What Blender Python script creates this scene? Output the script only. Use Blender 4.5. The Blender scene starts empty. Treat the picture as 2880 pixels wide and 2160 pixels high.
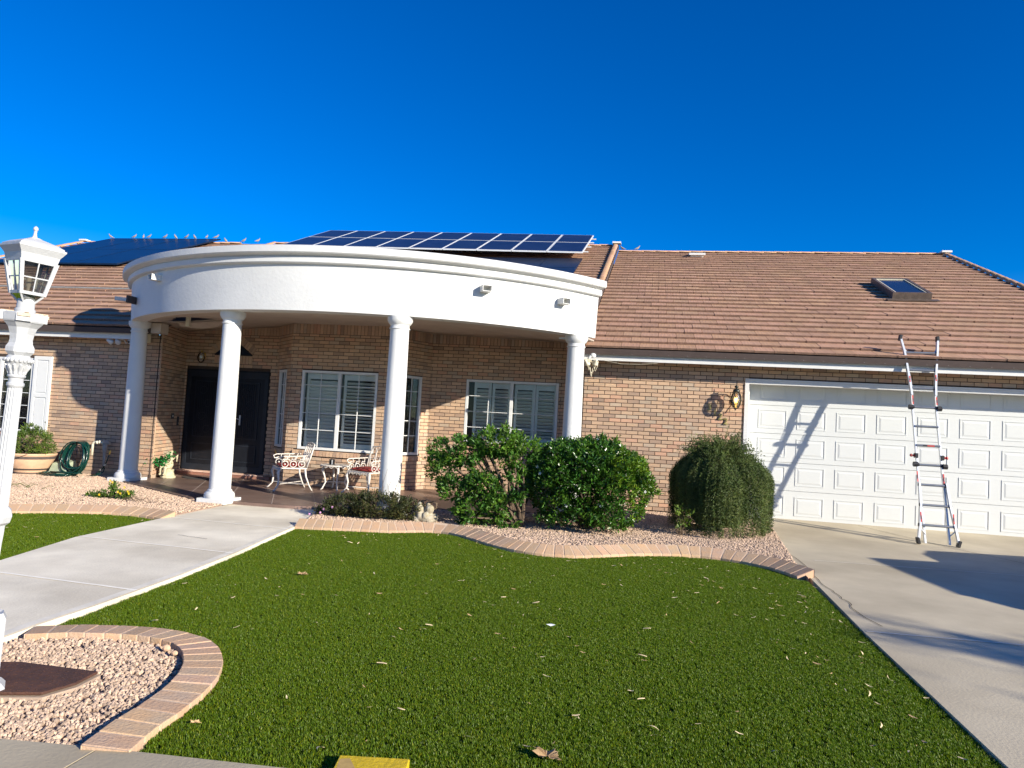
import bpy, math, random
from mathutils import Vector, Matrix, noise as mnoise
from mathutils.geometry import tessellate_polygon
random.seed(7)
S = bpy.context.scene
C = S.collection
PI = math.pi
# ---------------------------------------------------------------- camera, light, exposure
YAW, PITCH, ROLL, CAMH = .1925, .0519, .0554, 1.4116
fw = Vector((-math.sin(YAW)*math.cos(PITCH), math.cos(YAW)*math.cos(PITCH), math.sin(PITCH)))
r0 = Vector((math.cos(YAW), math.sin(YAW), 0)); u0 = r0.cross(fw)
rr = r0*math.cos(ROLL) + u0*math.sin(ROLL); uu = -r0*math.sin(ROLL) + u0*math.cos(ROLL)
cd = bpy.data.cameras.new('camera'); cam = bpy.data.objects.new('camera', cd); C.objects.link(cam)
cd.sensor_width = 36; cd.lens = 1982.15/2880*36; cd.clip_start = .05; cd.clip_end = 2000
cam.matrix_world = Matrix(((rr.x, uu.x, -fw.x, 0), (rr.y, uu.y, -fw.y, 0), (rr.z, uu.z, -fw.z, CAMH), (0, 0, 0, 1)))
S.camera = cam
SUN = Vector((2.5, -1.375, 1.0))
w = bpy.data.worlds.new('World'); S.world = w; w.use_nodes = True
nt = w.node_tree; bg = nt.nodes['Background']; bg.inputs['Strength'].default_value = .1
sky = nt.nodes.new('ShaderNodeTexSky'); sky.sky_type = 'NISHITA'; sky.sun_disc = False
sky.sun_elevation = math.atan2(1.0, math.hypot(2.5, 1.375)); sky.sun_rotation = math.atan2(2.5, -1.375)
sky.altitude = 1200; sky.air_density = 1.0; sky.dust_density = .15; sky.ozone_density = 4.0
hs = nt.nodes.new('ShaderNodeHueSaturation'); hs.inputs['Saturation'].default_value = 1.42; hs.inputs['Hue'].default_value = .516
nt.links.new(sky.outputs[0], hs.inputs['Color']); nt.links.new(hs.outputs[0], bg.inputs['Color'])
sl = bpy.data.lights.new('sun', 'SUN'); sl.energy = 5.0; sl.angle = math.radians(.53); sl.color = (1, .92, .78)
so = bpy.data.objects.new('sun', sl); C.objects.link(so); so.location = (20, -10, 12)
so.rotation_euler = (-SUN).to_track_quat('-Z', 'Y').to_euler()
S.view_settings.view_transform = 'Standard'; S.view_settings.look = 'None'
S.view_settings.exposure = .82; S.view_settings.gamma = 1
S.view_settings.use_curve_mapping = False
S.cycles.max_bounces = 8; S.cycles.transparent_max_bounces = 12

# ---------------------------------------------------------------- materials
def P(name, col, rough=.6, var=.1, scale=8, bump=0, bscale=60, metal=0, spec=.5, tint=False, objrand=0, detail=4, c2=None, stretch=None, patch=0):
    m = bpy.data.materials.new(name); m.use_nodes = True; n = m.node_tree; L = n.links
    b = n.nodes['Principled BSDF']; b.inputs['Roughness'].default_value = rough
    b.inputs['Metallic'].default_value = metal; b.inputs['Specular IOR Level'].default_value = spec
    tc = n.nodes.new('ShaderNodeTexCoord'); src = tc.outputs['Object']
    if stretch:
        mp = n.nodes.new('ShaderNodeMapping'); mp.inputs['Scale'].default_value = stretch
        L.new(src, mp.inputs[0]); src = mp.outputs[0]
    no = n.nodes.new('ShaderNodeTexNoise'); no.inputs['Scale'].default_value = scale; no.inputs['Detail'].default_value = detail
    no.inputs['Roughness'].default_value = .65
    L.new(src, no.inputs['Vector'])
    rp = n.nodes.new('ShaderNodeValToRGB'); e = rp.color_ramp.elements
    e[0].position = .3; e[1].position = .7
    lo = tuple(c*(1-var) for c in col) if c2 is None else col
    hi = tuple(min(1, c*(1+var)) for c in col) if c2 is None else c2
    e[0].color = (*lo, 1); e[1].color = (*hi, 1)
    L.new(no.outputs['Fac'], rp.inputs[0]); out = rp.outputs[0]
    def mul(a, bsock, fac=1.0):
        mx = n.nodes.new('ShaderNodeMix'); mx.data_type = 'RGBA'; mx.blend_type = 'MULTIPLY'; mx.inputs[0].default_value = fac
        L.new(a, mx.inputs[6]); L.new(bsock, mx.inputs[7]); return mx.outputs[2]
    if patch:
        n2 = n.nodes.new('ShaderNodeTexNoise'); n2.inputs['Scale'].default_value = patch; n2.inputs['Detail'].default_value = 6
        L.new(tc.outputs['Object'], n2.inputs['Vector'])
        r2 = n.nodes.new('ShaderNodeValToRGB'); r2.color_ramp.elements[0].position = .35; r2.color_ramp.elements[1].position = .62
        r2.color_ramp.elements[0].color = (.76, .735, .70, 1); r2.color_ramp.elements[1].color = (1.06, 1.05, 1.03, 1)
        L.new(n2.outputs['Fac'], r2.inputs[0]); out = mul(out, r2.outputs[0])
    if tint:
        at = n.nodes.new('ShaderNodeAttribute'); at.attribute_name = 'tint'
        out = mul(out, at.outputs['Color'])
    if objrand:
        oi = n.nodes.new('ShaderNodeObjectInfo'); r3 = n.nodes.new('ShaderNodeMapRange')
        r3.inputs['To Min'].default_value = 1-objrand; r3.inputs['To Max'].default_value = 1+objrand
        L.new(oi.outputs['Random'], r3.inputs[0]); cb = n.nodes.new('ShaderNodeCombineXYZ')
        L.new(r3.outputs[0], cb.inputs[0]); L.new(r3.outputs[0], cb.inputs[1]); L.new(r3.outputs[0], cb.inputs[2])
        out = mul(out, cb.outputs[0])
    L.new(out, b.inputs['Base Color'])
    if bump:
        nb = n.nodes.new('ShaderNodeTexNoise'); nb.inputs['Scale'].default_value = bscale; nb.inputs['Detail'].default_value = 5
        L.new(src, nb.inputs['Vector']); bp = n.nodes.new('ShaderNodeBump'); bp.inputs['Strength'].default_value = bump
        bp.inputs['Distance'].default_value = .01; L.new(nb.outputs['Fac'], bp.inputs['Height']); L.new(bp.outputs[0], b.inputs['Normal'])
    return m
def leafmat(name, a, b_, rough=.45, trans=.25, spec=.4):
    m = P(name, a, rough, scale=3, c2=b_, tint=True, spec=spec); n = m.node_tree
    b = n.nodes['Principled BSDF']; o = n.nodes['Material Output']
    tr = n.nodes.new('ShaderNodeBsdfTranslucent'); mx = n.nodes.new('ShaderNodeMixShader'); mx.inputs[0].default_value = trans
    src = b.inputs['Base Color'].links[0].from_socket
    g = n.nodes.new('ShaderNodeMix'); g.data_type = 'RGBA'; g.blend_type = 'MULTIPLY'; g.inputs[0].default_value = 1
    g.inputs[7].default_value = (1.6, 1.9, .5, 1); n.links.new(src, g.inputs[6]); n.links.new(g.outputs[2], tr.inputs[0])
    n.links.new(b.outputs[0], mx.inputs[1]); n.links.new(tr.outputs[0], mx.inputs[2]); n.links.new(mx.outputs[0], o.inputs[0])
    return m
def glassmat(name, tintc, gl=.12):
    m = bpy.data.materials.new(name); m.use_nodes = True; n = m.node_tree; n.nodes.remove(n.nodes['Principled BSDF'])
    o = n.nodes['Material Output']; t = n.nodes.new('ShaderNodeBsdfTransparent'); t.inputs[0].default_value = (*tintc, 1)
    g = n.nodes.new('ShaderNodeBsdfGlossy'); g.inputs['Roughness'].default_value = .03
    f = n.nodes.new('ShaderNodeFresnel'); f.inputs['IOR'].default_value = 1.5
    ad = n.nodes.new('ShaderNodeMath'); ad.operation = 'ADD'; ad.inputs[1].default_value = gl; ad.use_clamp = True; n.links.new(f.outputs[0], ad.inputs[0])
    mx = n.nodes.new('ShaderNodeMixShader'); n.links.new(ad.outputs[0], mx.inputs[0]); n.links.new(t.outputs[0], mx.inputs[1]); n.links.new(g.outputs[0], mx.inputs[2])
    n.links.new(mx.outputs[0], o.inputs[0]); return m
M = {}
M['brick'] = P('brick_clay', (1.50, 1.33, 1.17), .85, .14, 14, .5, 90, tint=True, stretch=(1, 1, 4))
M['mortar'] = P('mortar', (.06, .042, .032), .95, .25, 30, .3, 120)
M['stem'] = P('stem_concrete', (.36, .27, .2), .9, .15, 5, .3, 60)
M['tile'] = P('roof_tile', (.44, .262, .16), .85, .16, 3, .9, 26, tint=True, stretch=(1, .07, .07))
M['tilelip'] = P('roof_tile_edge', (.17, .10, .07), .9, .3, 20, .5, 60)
M['under'] = P('roof_underlay', (.07, .05, .045), .9)
M['white'] = P('white_paint', (.66, .67, .66), .55, .03, 5, .12, 40)
M['stucco'] = P('white_stucco', (.64, .645, .63), .7, .055, 1.4, .28, 22, patch=0)
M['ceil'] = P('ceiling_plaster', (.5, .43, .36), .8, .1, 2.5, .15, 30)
M['dirtw'] = P('weathered_white_trim', (.64, .64, .62), .6, .08, 12, .15, 70, stretch=(1, 1, 6))
M['door'] = P('garage_door_paint', (.59, .605, .59), .5, .025, 6, .08, 90, stretch=(1, 1, 9))
M['doordk'] = P('dark_door', (.008, .01, .015), .5, .3, 6, .1, 50, spec=.3)
M['doortr'] = P('door_trim', (.016, .02, .028), .5, .2, 6, spec=.3)
M['dark'] = P('dark_interior', (.03, .03, .032), .9)
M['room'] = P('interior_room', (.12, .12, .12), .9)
M['shut'] = P('shutter_louvre', (.85, .85, .80), .5, .04, 8)
M['glass'] = glassmat('window_glass', (.93, .95, .95), -.025)
M['lglass'] = glassmat('lantern_glass', (.5, .5, .46), .1)
M['skyglass'] = P('skylight_glass', (.015, .022, .04), .15, .1, 3, spec=.4)
M['bronze'] = P('bronze_frame', (.1, .075, .06), .5, .3, 9)
M['pv'] = P('solar_cell', (.006, .016, .04), .3, .3, 2, spec=.22)
M['pv2'] = P('solar_cell_silver', (.014, .02, .05), .3, .3, 2, spec=.22)
M['alu'] = P('aluminium', (.60, .62, .64), .5, .06, 10, .05, 80, metal=.85)
M['alud'] = P('grooved_aluminium', (.22, .24, .27), .4, .1, 10, metal=.6)
M['alum'] = P('matt_aluminium', (.6, .62, .63), .45, .08, 10)
M['black'] = P('black_plastic', (.018, .018, .02), .5, .2, 10)
M['red'] = P('red_plastic', (.45, .02, .02), .4, .1, 10)
M['stick'] = P('sticker_red', (.55, .06, .04), .5, .05, 10)
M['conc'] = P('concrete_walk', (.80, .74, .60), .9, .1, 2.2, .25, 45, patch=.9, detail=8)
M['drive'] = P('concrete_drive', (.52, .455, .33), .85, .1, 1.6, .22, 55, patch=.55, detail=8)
M['joint'] = P('joint_line', (.72, .67, .56), .9, .12, 8)
M['jointw'] = P('walk_joint', (.93, .88, .76), .9, .08, 8)
M['jointdk'] = P('joint_dark', (.1, .085, .07), .95, .2, 12)
M['crack'] = P('crack_dark', (.05, .04, .035), .95, .2, 20)
M['patio'] = P('patio_stain', (.2, .135, .11), .42, .22, 2.5, .15, 30, patch=1.1)
M['grout'] = P('grout', (.42, .34, .29), .8, .1, 9)
M['curb'] = P('curb_brick', (1.42, 1.22, 1.0), .9, .16, 9, .5, 70, tint=True)
M['curbm'] = P('curb_mortar', (.56, .42, .30), .95, .1, 30, .3, 80)
M['soil'] = P('soil', (.2, .135, .1), .95, .35, 30, .8, 60, c2=(.36, .25, .19))
M['ground'] = P('ground_dirt', (.3, .24, .18), .95, .2, .8, .3, 20)
M['road'] = P('road_asphalt', (.06, .06, .06), .9, .15, 3, .3, 50)
M['stone'] = P('gravel_stone', (.50, .365, .265), .85, .25, 25, .4, 60, objrand=.34)
M['turfb'] = P('turf_backing', (.045, .06, .008), .9, .3, 20, .5, 60)
M['lampw'] = P('lamp_post_paint', (.45, .46, .47), .5, .04, 9, .2, 50)
M['chip'] = P('chipped_casting', (.58, .47, .34), .9, .2, 30, .6, 60)
M['iron'] = P('white_cast_iron', (.62, .58, .53), .5, .1, 30, .3, 60)
M['cush'] = P('red_cushion', (.3, .03, .025), .85, .15, 14, .4, 120)
M['terra'] = P('terracotta', (.62, .4, .25), .85, .12, 7, .2, 60)
M['terrab'] = P('terracotta_band', (.1, .075, .065), .8, .2, 12)
M['hose'] = P('green_hose', (.002, .035, .026), .25, .1, 8, spec=.7)
M['brass'] = P('brass', (.75, .5, .12), .35, .1, 10, metal=.8)
M['cream'] = P('cream_pipe', (.72, .66, .5), .7, .1, 12)
M['grey'] = P('grey_metal', (.25, .25, .24), .5, .2, 12)
M['ubox'] = P('utility_box_green', (.33, .38, .27), .6, .2, 9, .1, 50)
M['statue'] = P('statue_stone', (.46, .42, .28), .9, .25, 22, .6, 60)
M['rock'] = P('ornament_stone', (.3, .24, .14), .9, .3, 16, .7, 50, c2=(.42, .39, .32))
M['mat'] = P('door_mat', (.05, .045, .04), .95, .2, 40, .5, 100)
M['rust'] = P('rusty_lid', (.05, .022, .014), .8, .3, 9, .6, 70, c2=(.1, .04, .022))
M['yel'] = P('yellow_block', (.62, .43, .01), .6, .15, 14, .4, 60)
M['woodend'] = P('cut_end', (.45, .3, .1), .8, .2, 20)
M['sconce'] = P('dark_bronze', (.03, .035, .03), .4, .2, 12, metal=.5)
M['lensg'] = glassmat('seeded_glass', (.93, .95, .92), .1)
M['bulb'] = P('amber_bulb', (.8, .45, .1), .3)
M['fil'] = bpy.data.materials.new('filament'); M['fil'].use_nodes = True
bb = M['fil'].node_tree.nodes['Principled BSDF']; bb.inputs['Emission Color'].default_value = (1, .55, .1, 1); bb.inputs['Emission Strength'].default_value = 6
bb.inputs['Base Color'].default_value = (1, .6, .2, 1)
M['num'] = P('brass_number', (.33, .28, .1), .4, .15, 20, metal=.5)
M['dove'] = P('dove_feather', (.27, .23, .2), .9, .2, 30)
M['bark'] = P('bark', (.13, .09, .06), .95, .3, 20, .6, 50)
M['dry'] = P('dry_leaf', (.52, .34, .17), .8, .25, 30, .4, 90, objrand=.25)
M['pale'] = P('pale_litter', (.66, .52, .32), .8, .25, 30, objrand=.3)
M['feather'] = P('white_feather', (.8, .82, .84), .7, .05, 10)
M['redb'] = P('entry_step', (.28, .13, .09), .8, .2, 9, .3, 60)
M['lh'] = leafmat('hibiscus_leaf', (.025, .085, .012), (.07, .16, .02))
M['lg'] = leafmat('gardenia_leaf', (.012, .055, .008), (.055, .145, .015), .3, .1, .5)
M['lr'] = leafmat('rosemary_leaf', (.035, .068, .014), (.10, .14, .035), .6, .12)
M['ld'] = leafmat('dark_shrub_leaf', (.018, .03, .008), (.065, .075, .022), .6, .15)
M['lp'] = leafmat('pot_leaf', (.05, .1, .014), (.13, .19, .03), .5, .25)
M['ly'] = leafmat('groundcover_leaf', (.05, .1, .015), (.1, .17, .03))
M['li'] = leafmat('ivy_leaf', (.005, .13, .02), (.02, .22, .05))
M['ltree'] = leafmat('tree_leaf', (.03, .07, .015), (.08, .13, .03))
M['petw'] = P('white_petal', (.8, .82, .78), .6); M['pety'] = P('yellow_petal', (.8, .55, .02), .6); M['petp'] = P('pink_petal', (.5, .25, .45), .6)
M['blade'] = leafmat('grass_blade', (.070, .128, .005), (.142, .215, .012), .45, .3, .35)
M['van'] = P('car_paint', (.35, .36, .38), .25, .02, 3, metal=.4); M['vglass'] = P('car_glass', (.01, .012, .015), .05)

# ---------------------------------------------------------------- helpers
class MB:
    def __init__(s): s.v = []; s.f = []; s.t = []; s.tint = (1, 1, 1)
    def add(s, vs, fs):
        n = len(s.v); s.v += [tuple(v) for v in vs]; s.f += [tuple(i+n for i in f) for f in fs]; s.t += [s.tint]*len(vs)
    def box(s, x0, x1, y0, y1, z0, z1, M_=None):
        vs = [Vector((x, y, z)) for z in (z0, z1) for y in (y0, y1) for x in (x0, x1)]
        if M_: vs = [M_ @ v for v in vs]
        s.add(vs, [(0, 2, 3, 1), (4, 5, 7, 6), (0, 1, 5, 4), (2, 6, 7, 3), (0, 4, 6, 2), (1, 3, 7, 5)])
    def hexa(s, vs): s.add(vs, [(0, 2, 3, 1), (4, 5, 7, 6), (0, 1, 5, 4), (2, 6, 7, 3), (0, 4, 6, 2), (1, 3, 7, 5)])
    def tube(s, pts, r, n=6, cap=True):
        pts = [Vector(p) for p in pts]; rs = r if isinstance(r, (list, tuple)) else [r]*len(pts)
        vs = []; up = Vector((0, 0, 1)); prev = None
        for i, p in enumerate(pts):
            d = (pts[min(i+1, len(pts)-1)]-pts[max(i-1, 0)])
            if d.length < 1e-9: d = Vector((0, 0, 1))
            d.normalize()
            if prev is None: a = d.cross(up if abs(d.z) < .9 else Vector((1, 0, 0))).normalized()
            else:
                a = prev - d*prev.dot(d)
                a = a.normalized() if a.length > 1e-6 else d.orthogonal().normalized()
            prev = a; b = d.cross(a)
            for k in range(n):
                t = 2*PI*k/n; vs.append(p+(a*math.cos(t)+b*math.sin(t))*rs[i])
        fs = [(i*n+k, i*n+(k+1) % n, (i+1)*n+(k+1) % n, (i+1)*n+k) for i in range(len(pts)-1) for k in range(n)]
        if cap: fs += [tuple(range(n))[::-1], tuple(range((len(pts)-1)*n, len(pts)*n))]
        s.add(vs, fs)
    def lathe(s, prof, n=16, c=(0, 0, 0), sq=None, rot=0, flute=0):
        vs = []
        for (r, z) in prof:
            for k in range(n):
                t = 2*PI*k/n+rot; q = r
                if flute and k % 2: q = r*(1-flute)
                vs.append((c[0]+q*math.cos(t), c[1]+q*math.sin(t), c[2]+z))
        m = len(prof)
        fs = [(i*n+k, i*n+(k+1) % n, (i+1)*n+(k+1) % n, (i+1)*n+k) for i in range(m-1) for k in range(n)]
        fs += [tuple(range(n))[::-1], tuple(range((m-1)*n, m*n))]
        s.add(vs, fs)
    def ball(s, c, r, n=8, m=6, sc=(1, 1, 1)):
        prof = [(max(1e-4, math.sin(PI*i/m)), -math.cos(PI*i/m)) for i in range(m+1)]
        vs = []
        for (a, z) in prof:
            for k in range(n):
                t = 2*PI*k/n; vs.append((c[0]+r*a*math.cos(t)*sc[0], c[1]+r*a*math.sin(t)*sc[1], c[2]+r*z*sc[2]))
        s.add(vs, [(i*n+k, i*n+(k+1) % n, (i+1)*n+(k+1) % n, (i+1)*n+k) for i in range(m) for k in range(n)])
    def quadstrip(s, pts, wv, h=None):
        vs = []
        for p in pts: vs += [Vector(p)-Vector(wv), Vector(p)+Vector(wv)]
        s.add(vs, [(2*i, 2*i+1, 2*i+3, 2*i+2) for i in range(len(pts)-1)])
    def poly_prism(s, pts, z0, z1):
        n = len(pts); tri = tessellate_polygon([[Vector((p[0], p[1], 0)) for p in pts]])
        z0f = z0 if callable(z0) else (lambda x, y: z0); z1f = z1 if callable(z1) else (lambda x, y: z1)
        vs = [(p[0], p[1], z0f(*p)) for p in pts]+[(p[0], p[1], z1f(*p)) for p in pts]
        fs = [tuple(i+n for i in t) for t in tri]+[tuple(t)[::-1] for t in tri]
        fs += [(i, (i+1) % n, (i+1) % n+n, i+n) for i in range(n)]
        s.add(vs, fs)
    def mesh(s, name, mat, smooth=False):
        me = bpy.data.meshes.new(name); me.from_pydata(s.v, [], s.f)
        mats = mat if isinstance(mat, (list, tuple)) else [mat]
        for m in mats: me.materials.append(m)
        a = me.color_attributes.new('tint', 'FLOAT_COLOR', 'POINT')
        a.data.foreach_set('color', [c for t in s.t for c in (*t, 1)])
        me.update()
        import bmesh
        bm = bmesh.new(); bm.from_mesh(me); bmesh.ops.recalc_face_normals(bm, faces=bm.faces) if len(s.f) < 60000 and not getattr(s, 'leafy', False) else None
        bm.to_mesh(me); bm.free()
        if smooth: me.polygons.foreach_set('use_smooth', [True]*len(me.polygons))
        return me
    def build(s, name, mat, parent=None, smooth=False, **kw):
        return mk(name, s.mesh(name, mat, smooth), parent, **kw)
def mk(name, me, parent=None, **kw):
    o = bpy.data.objects.new(name, me); C.objects.link(o)
    if parent: o.parent = parent
    for k, v in kw.items(): o[k] = v
    return o
def empty(name, label, cat, loc=(0, 0, 0), rz=0, group=None):
    o = bpy.data.objects.new(name, None); C.objects.link(o); o.location = loc; o.rotation_euler = (0, 0, rz)
    o.empty_display_size = .1; o['label'] = label; o['category'] = cat
    if group: o['group'] = group
    return o
def tag(o, label, cat, group=None):
    o['label'] = label; o['category'] = cat
    if group: o['group'] = group
    return o
def boxp(name, mat, parent, *a, M_=None, bev=0, **kw):
    b = MB(); b.box(*a, M_=M_); o = b.build(name, mat, parent, **kw)
    if bev:
        m = o.modifiers.new('b', 'BEVEL'); m.width = bev; m.segments = 2; m.limit_method = 'ANGLE'
    return o
def autosmooth(o, ang=40):
    me = o.data; me.polygons.foreach_set('use_smooth', [True]*len(me.polygons))
    try: me.set_sharp_from_angle(angle=math.radians(ang))
    except Exception: pass
    return o
def jit(a): return random.uniform(-a, a)

# ---------------------------------------------------------------- ground
b = MB(); b.add([(-400, -400, -.16), (400, -400, -.16), (400, 400, -.16), (-400, 400, -.16)], [(0, 1, 2, 3)])
b.build('ground', M['ground'], kind='structure')
b = MB(); b.box(-60, 60, -9, .9, -.2, -.145); b.build('road', M['road'], kind='structure')
# sidewalk along the street, with joints
SWZ = -.05
def yb(x): return 2.665+(x+2.19)*.088 if x > -2.19 else 2.665+(x+2.19)*.13
xs = [-14, -9, -5.2, -3.7, -2.19, -.67, .85, 1.71]
sw = MB(); slabs = []
par = None
for i in range(len(xs)-1):
    a, c = xs[i]+.005, xs[i+1]-.005
    q = MB(); q.poly_prism([(a, 1.0), (c, 1.0), (c, yb(xs[i+1])), (a, yb(xs[i]))], -.16, SWZ)
    if i == 0: par = q.build('sidewalk', M['drive'], kind='structure')
    else: q.build('slab', M['drive'], par)
q = MB(); q.poly_prism([(-14, 1.002), (1.7, 1.002), (1.7, 3.0), (-14, 1.2)], -.159, SWZ-.012); q.build('joint_fill', M['jointdk'], par)
b = MB(); cp = [(-2.62, 2.60), (-2.6, 2.5), (-2.57, 2.44), (-2.585, 2.36), (-2.55, 2.28), (-2.53, 2.2)]
for p, q in zip(cp, cp[1:]): b.quadstrip([(p[0], p[1], SWZ+.003), (q[0], q[1], SWZ+.003)], (.004, 0, 0))
b.build('crack', M['crack'], par)
# driveway: falls from the door to the yard
def zd(y): return -.055 if y < 11.2 else -.055+(y-11.2)/(12.9-11.2)*.05
ys = [1.0, 3.72, 5.96, 9.2, 11.2, 12.95]
dl = lambda y: 1.70 if y < 8.4 else 1.70+(y-8.4)*.085
b = MB()
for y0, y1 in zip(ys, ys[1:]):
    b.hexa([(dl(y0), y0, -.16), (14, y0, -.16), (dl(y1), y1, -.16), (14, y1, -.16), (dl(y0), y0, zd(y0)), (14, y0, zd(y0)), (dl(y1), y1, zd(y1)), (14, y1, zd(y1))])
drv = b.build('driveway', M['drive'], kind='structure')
def strip(par, pts, wd, mat, name='joint', lift=.004, zf=zd):
    b = MB(); vs = []
    P2 = [Vector((p[0], p[1])) for p in pts]
    for i, p in enumerate(P2):
        d = (P2[min(i+1, len(P2)-1)]-P2[max(i-1, 0)]).normalized(); nn = Vector((-d.y, d.x))*wd/2
        for sg in (-1, 1): vs.append((p.x+nn.x*sg, p.y+nn.y*sg, zf(p.y)+lift))
    b.add(vs, [(2*i, 2*i+1, 2*i+3, 2*i+2) for i in range(len(P2)-1)]); return b.build(name, mat, par)
def wob(p, q, n=14, a=.008):
    return [(p[0]+(q[0]-p[0])*i/n+jit(a), p[1]+(q[1]-p[1])*i/n+jit(a)) for i in range(n+1)]
strip(drv, wob((2.03, 9.06), (14, 10.1), 30), .022, M['joint'])
strip(drv, wob((1.72, 5.94), (14, 6.7), 30), .024, M['joint'])
strip(drv, wob((1.72, 3.3), (14, 3.6), 20), .012, M['jointdk'])
strip(drv, [(3.5, 12.7), (4.45, 10.95), (6.6, 6.9), (8.2, 3.5)], .012, M['jointdk'])
ck0 = [(1.776, 10.213), (1.799, 9.472), (1.823, 8.663), (1.823, 8.219), (1.797, 7.707), (1.834, 7.373), (1.815, 7.102), (1.835, 6.907), (1.827, 6.687), (1.852, 6.37), (1.894, 6.023)]
ck = []
for (p, q) in zip(ck0, ck0[1:]):
    for t in (0, .33, .66): ck.append((p[0]+(q[0]-p[0])*t+jit(.02), p[1]+(q[1]-p[1])*t))
strip(drv, ck, .008, M['crack'], 'crack', .0045)
# walkway
wr = [(-3.7, 2.55), (-3.7, 3.6), (-3.73, 3.93), (-3.74, 4.4), (-3.81, 5.4), (-3.95, 6.5), (-4.13, 7.57), (-4.27, 8.5), (-4.62, 9.75)]
wl = [(-5.5, 2.3), (-5.45, 5.2), (-5.78, 6.42), (-5.9, 7.9), (-5.98, 9.35), (-6.05, 9.62)]
b = MB(); b.poly_prism(wr+wl[::-1], -.16, -.045)
wk = b.build('path', M['conc'], kind='structure')
zw = lambda y: -.045
for yy, x0, x1 in [(4.9, -5.45, -3.78), (6.45, -5.78, -3.95), (8.0, -5.9, -4.2)]: strip(wk, wob((x0, yy+.02), (x1, yy-.05), 10, .004), .03, M['jointw'], zf=zw)
strip(wk, [(p[0]-.05, p[1]) for p in wr], .07, M['joint'], 'edge_band', .0035, zf=zw)
strip(wk, wob((-5.0, 7.0), (-4.6, 6.93), 8, .012), .008, M['crack'], 'crack', .005, zf=zw)
# patio slab with tile pattern
pf = [(-9.2, 11.02), (-8.82, 10.77), (-7.6, 10.05), (-6.62, 9.494), (-5.57, 9.52), (-4.97, 9.56), (-4.4, 9.81), (-3.6, 10.3), (-3.087, 10.578), (-2.6, 10.6), (-1.9, 10.9), (-1.1, 11.3), (-1.1, 13.2), (-9.6, 13.2)]
b = MB(); b.poly_prism(pf, -.16, 0.0); pat = b.build('patio', M['patio'], kind='structure')
zp = lambda y: 0.0
def inside(pt, poly):
    x, y = pt; c = False
    for i in range(len(poly)):
        (x1, y1), (x2, y2) = poly[i], poly[i-1]
        if (y1 > y) != (y2 > y) and x < (x2-x1)*(y-y1)/(y2-y1)+x1: c = not c
    return c
def gridlines(poly, ang, pitch, orig, halfn=14, wd=.012):
    ca, sa = math.cos(ang), math.sin(ang)
    for fam in (0, 1):
        dx, dy = (ca, sa) if fam == 0 else (-sa, ca); nx, ny = -dy, dx
        for k in range(-halfn, halfn+1):
            run = []
            for i in range(-120, 121):
                p = (orig[0]+nx*k*pitch+dx*i*.08, orig[1]+ny*k*pitch+dy*i*.08)
                if inside(p, poly): run.append(p)
                elif run:
                    if len(run) > 2: strip(pat, [run[0], run[-1]], wd, M['grout'], 'grout_line', .003, zp)
                    run = []
gridlines(pf, math.radians(28), .62, (-6.6, 10.6))

# lawns (turf backing sheets; blades grown below)
lawn1 = [(-3.68, 3.9), (-3.71, 4.4), (-3.79, 5.4), (-3.93, 6.5), (-4.11, 7.57), (-4.2, 8.14), (-3.6, 8.3), (-3.1, 8.42), (-2.7, 8.72), (-2.45, 8.72), (-2.2, 8.58), (-1.78, 8.18), (-1.44, 7.92), (-1.09, 7.84), (-.7, 7.89), (-.16, 8.3), (.37, 8.59), (.9, 8.6), (1.38, 8.31), (1.60, 7.86), (1.69, 7.82), (1.69, 2.98), (-2.03, 2.69), (-2.09, 2.87), (-2.1, 3.05), (-2.13, 3.275), (-2.185, 3.47), (-2.29, 3.69), (-2.44, 3.89), (-2.62, 4.03), (-2.83, 4.1), (-3.0, 4.11), (-3.23, 4.075), (-3.5, 3.99)]
lawn2 = [(-5.47, 5.0), (-5.8, 6.42), (-5.92, 7.88), (-6.29, 7.97), (-6.78, 7.95), (-7.24, 7.72), (-7.64, 7.45), (-9.0, 6.6), (-12, 5.0), (-9, 3.5), (-5.5, 3.5)]
LZ = -.085
tb = MB(); tb.poly_prism(lawn1, -.16, LZ); lw = tb.build('lawn_base', M['turfb'], kind='structure')
tb = MB(); tb.poly_prism(lawn2, -.16, LZ); lw2 = tb.build('lawn_base', M['turfb'], kind='structure')
# gravel beds
fg_in = [(-2.27, 2.66), (-2.29, 2.87), (-2.30, 3.05), (-2.33, 3.22), (-2.38, 3.40), (-2.46, 3.57), (-2.57, 3.71), (-2.71, 3.83), (-2.86, 3.89), (-3.0, 3.905), (-3.2, 3.88), (-3.44, 3.8), (-3.66, 3.7)]
fg_out = [(-2.05, 2.66), (-2.09, 2.87), (-2.10, 3.05), (-2.135, 3.275), (-2.185, 3.47), (-2.29, 3.69), (-2.44, 3.89), (-2.62, 4.035), (-2.83, 4.1), (-3.0, 4.115), (-3.23, 4.08), (-3.5, 3.995), (-3.72, 3.87)]
bedF = fg_in+[(-3.69, 3.6), (-3.69, 2.5)]
mid_out = [(-4.22, 8.13), (-3.9, 8.2), (-3.6, 8.3), (-3.35, 8.36), (-3.1, 8.43), (-2.9, 8.56), (-2.7, 8.7), (-2.55, 8.74), (-2.4, 8.7), (-2.2, 8.58), (-2.0, 8.39), (-1.78, 8.18), (-1.6, 8.04), (-1.44, 7.94), (-1.25, 7.87), (-1.09, 7.84), (-.9, 7.85), (-.7, 7.9), (-.43, 8.09), (-.16, 8.3), (.1, 8.47), (.37, 8.58), (.65, 8.63), (.9, 8.59), (1.14, 8.48), (1.36, 8.3), (1.53, 8.03), (1.60, 7.87)]
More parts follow.
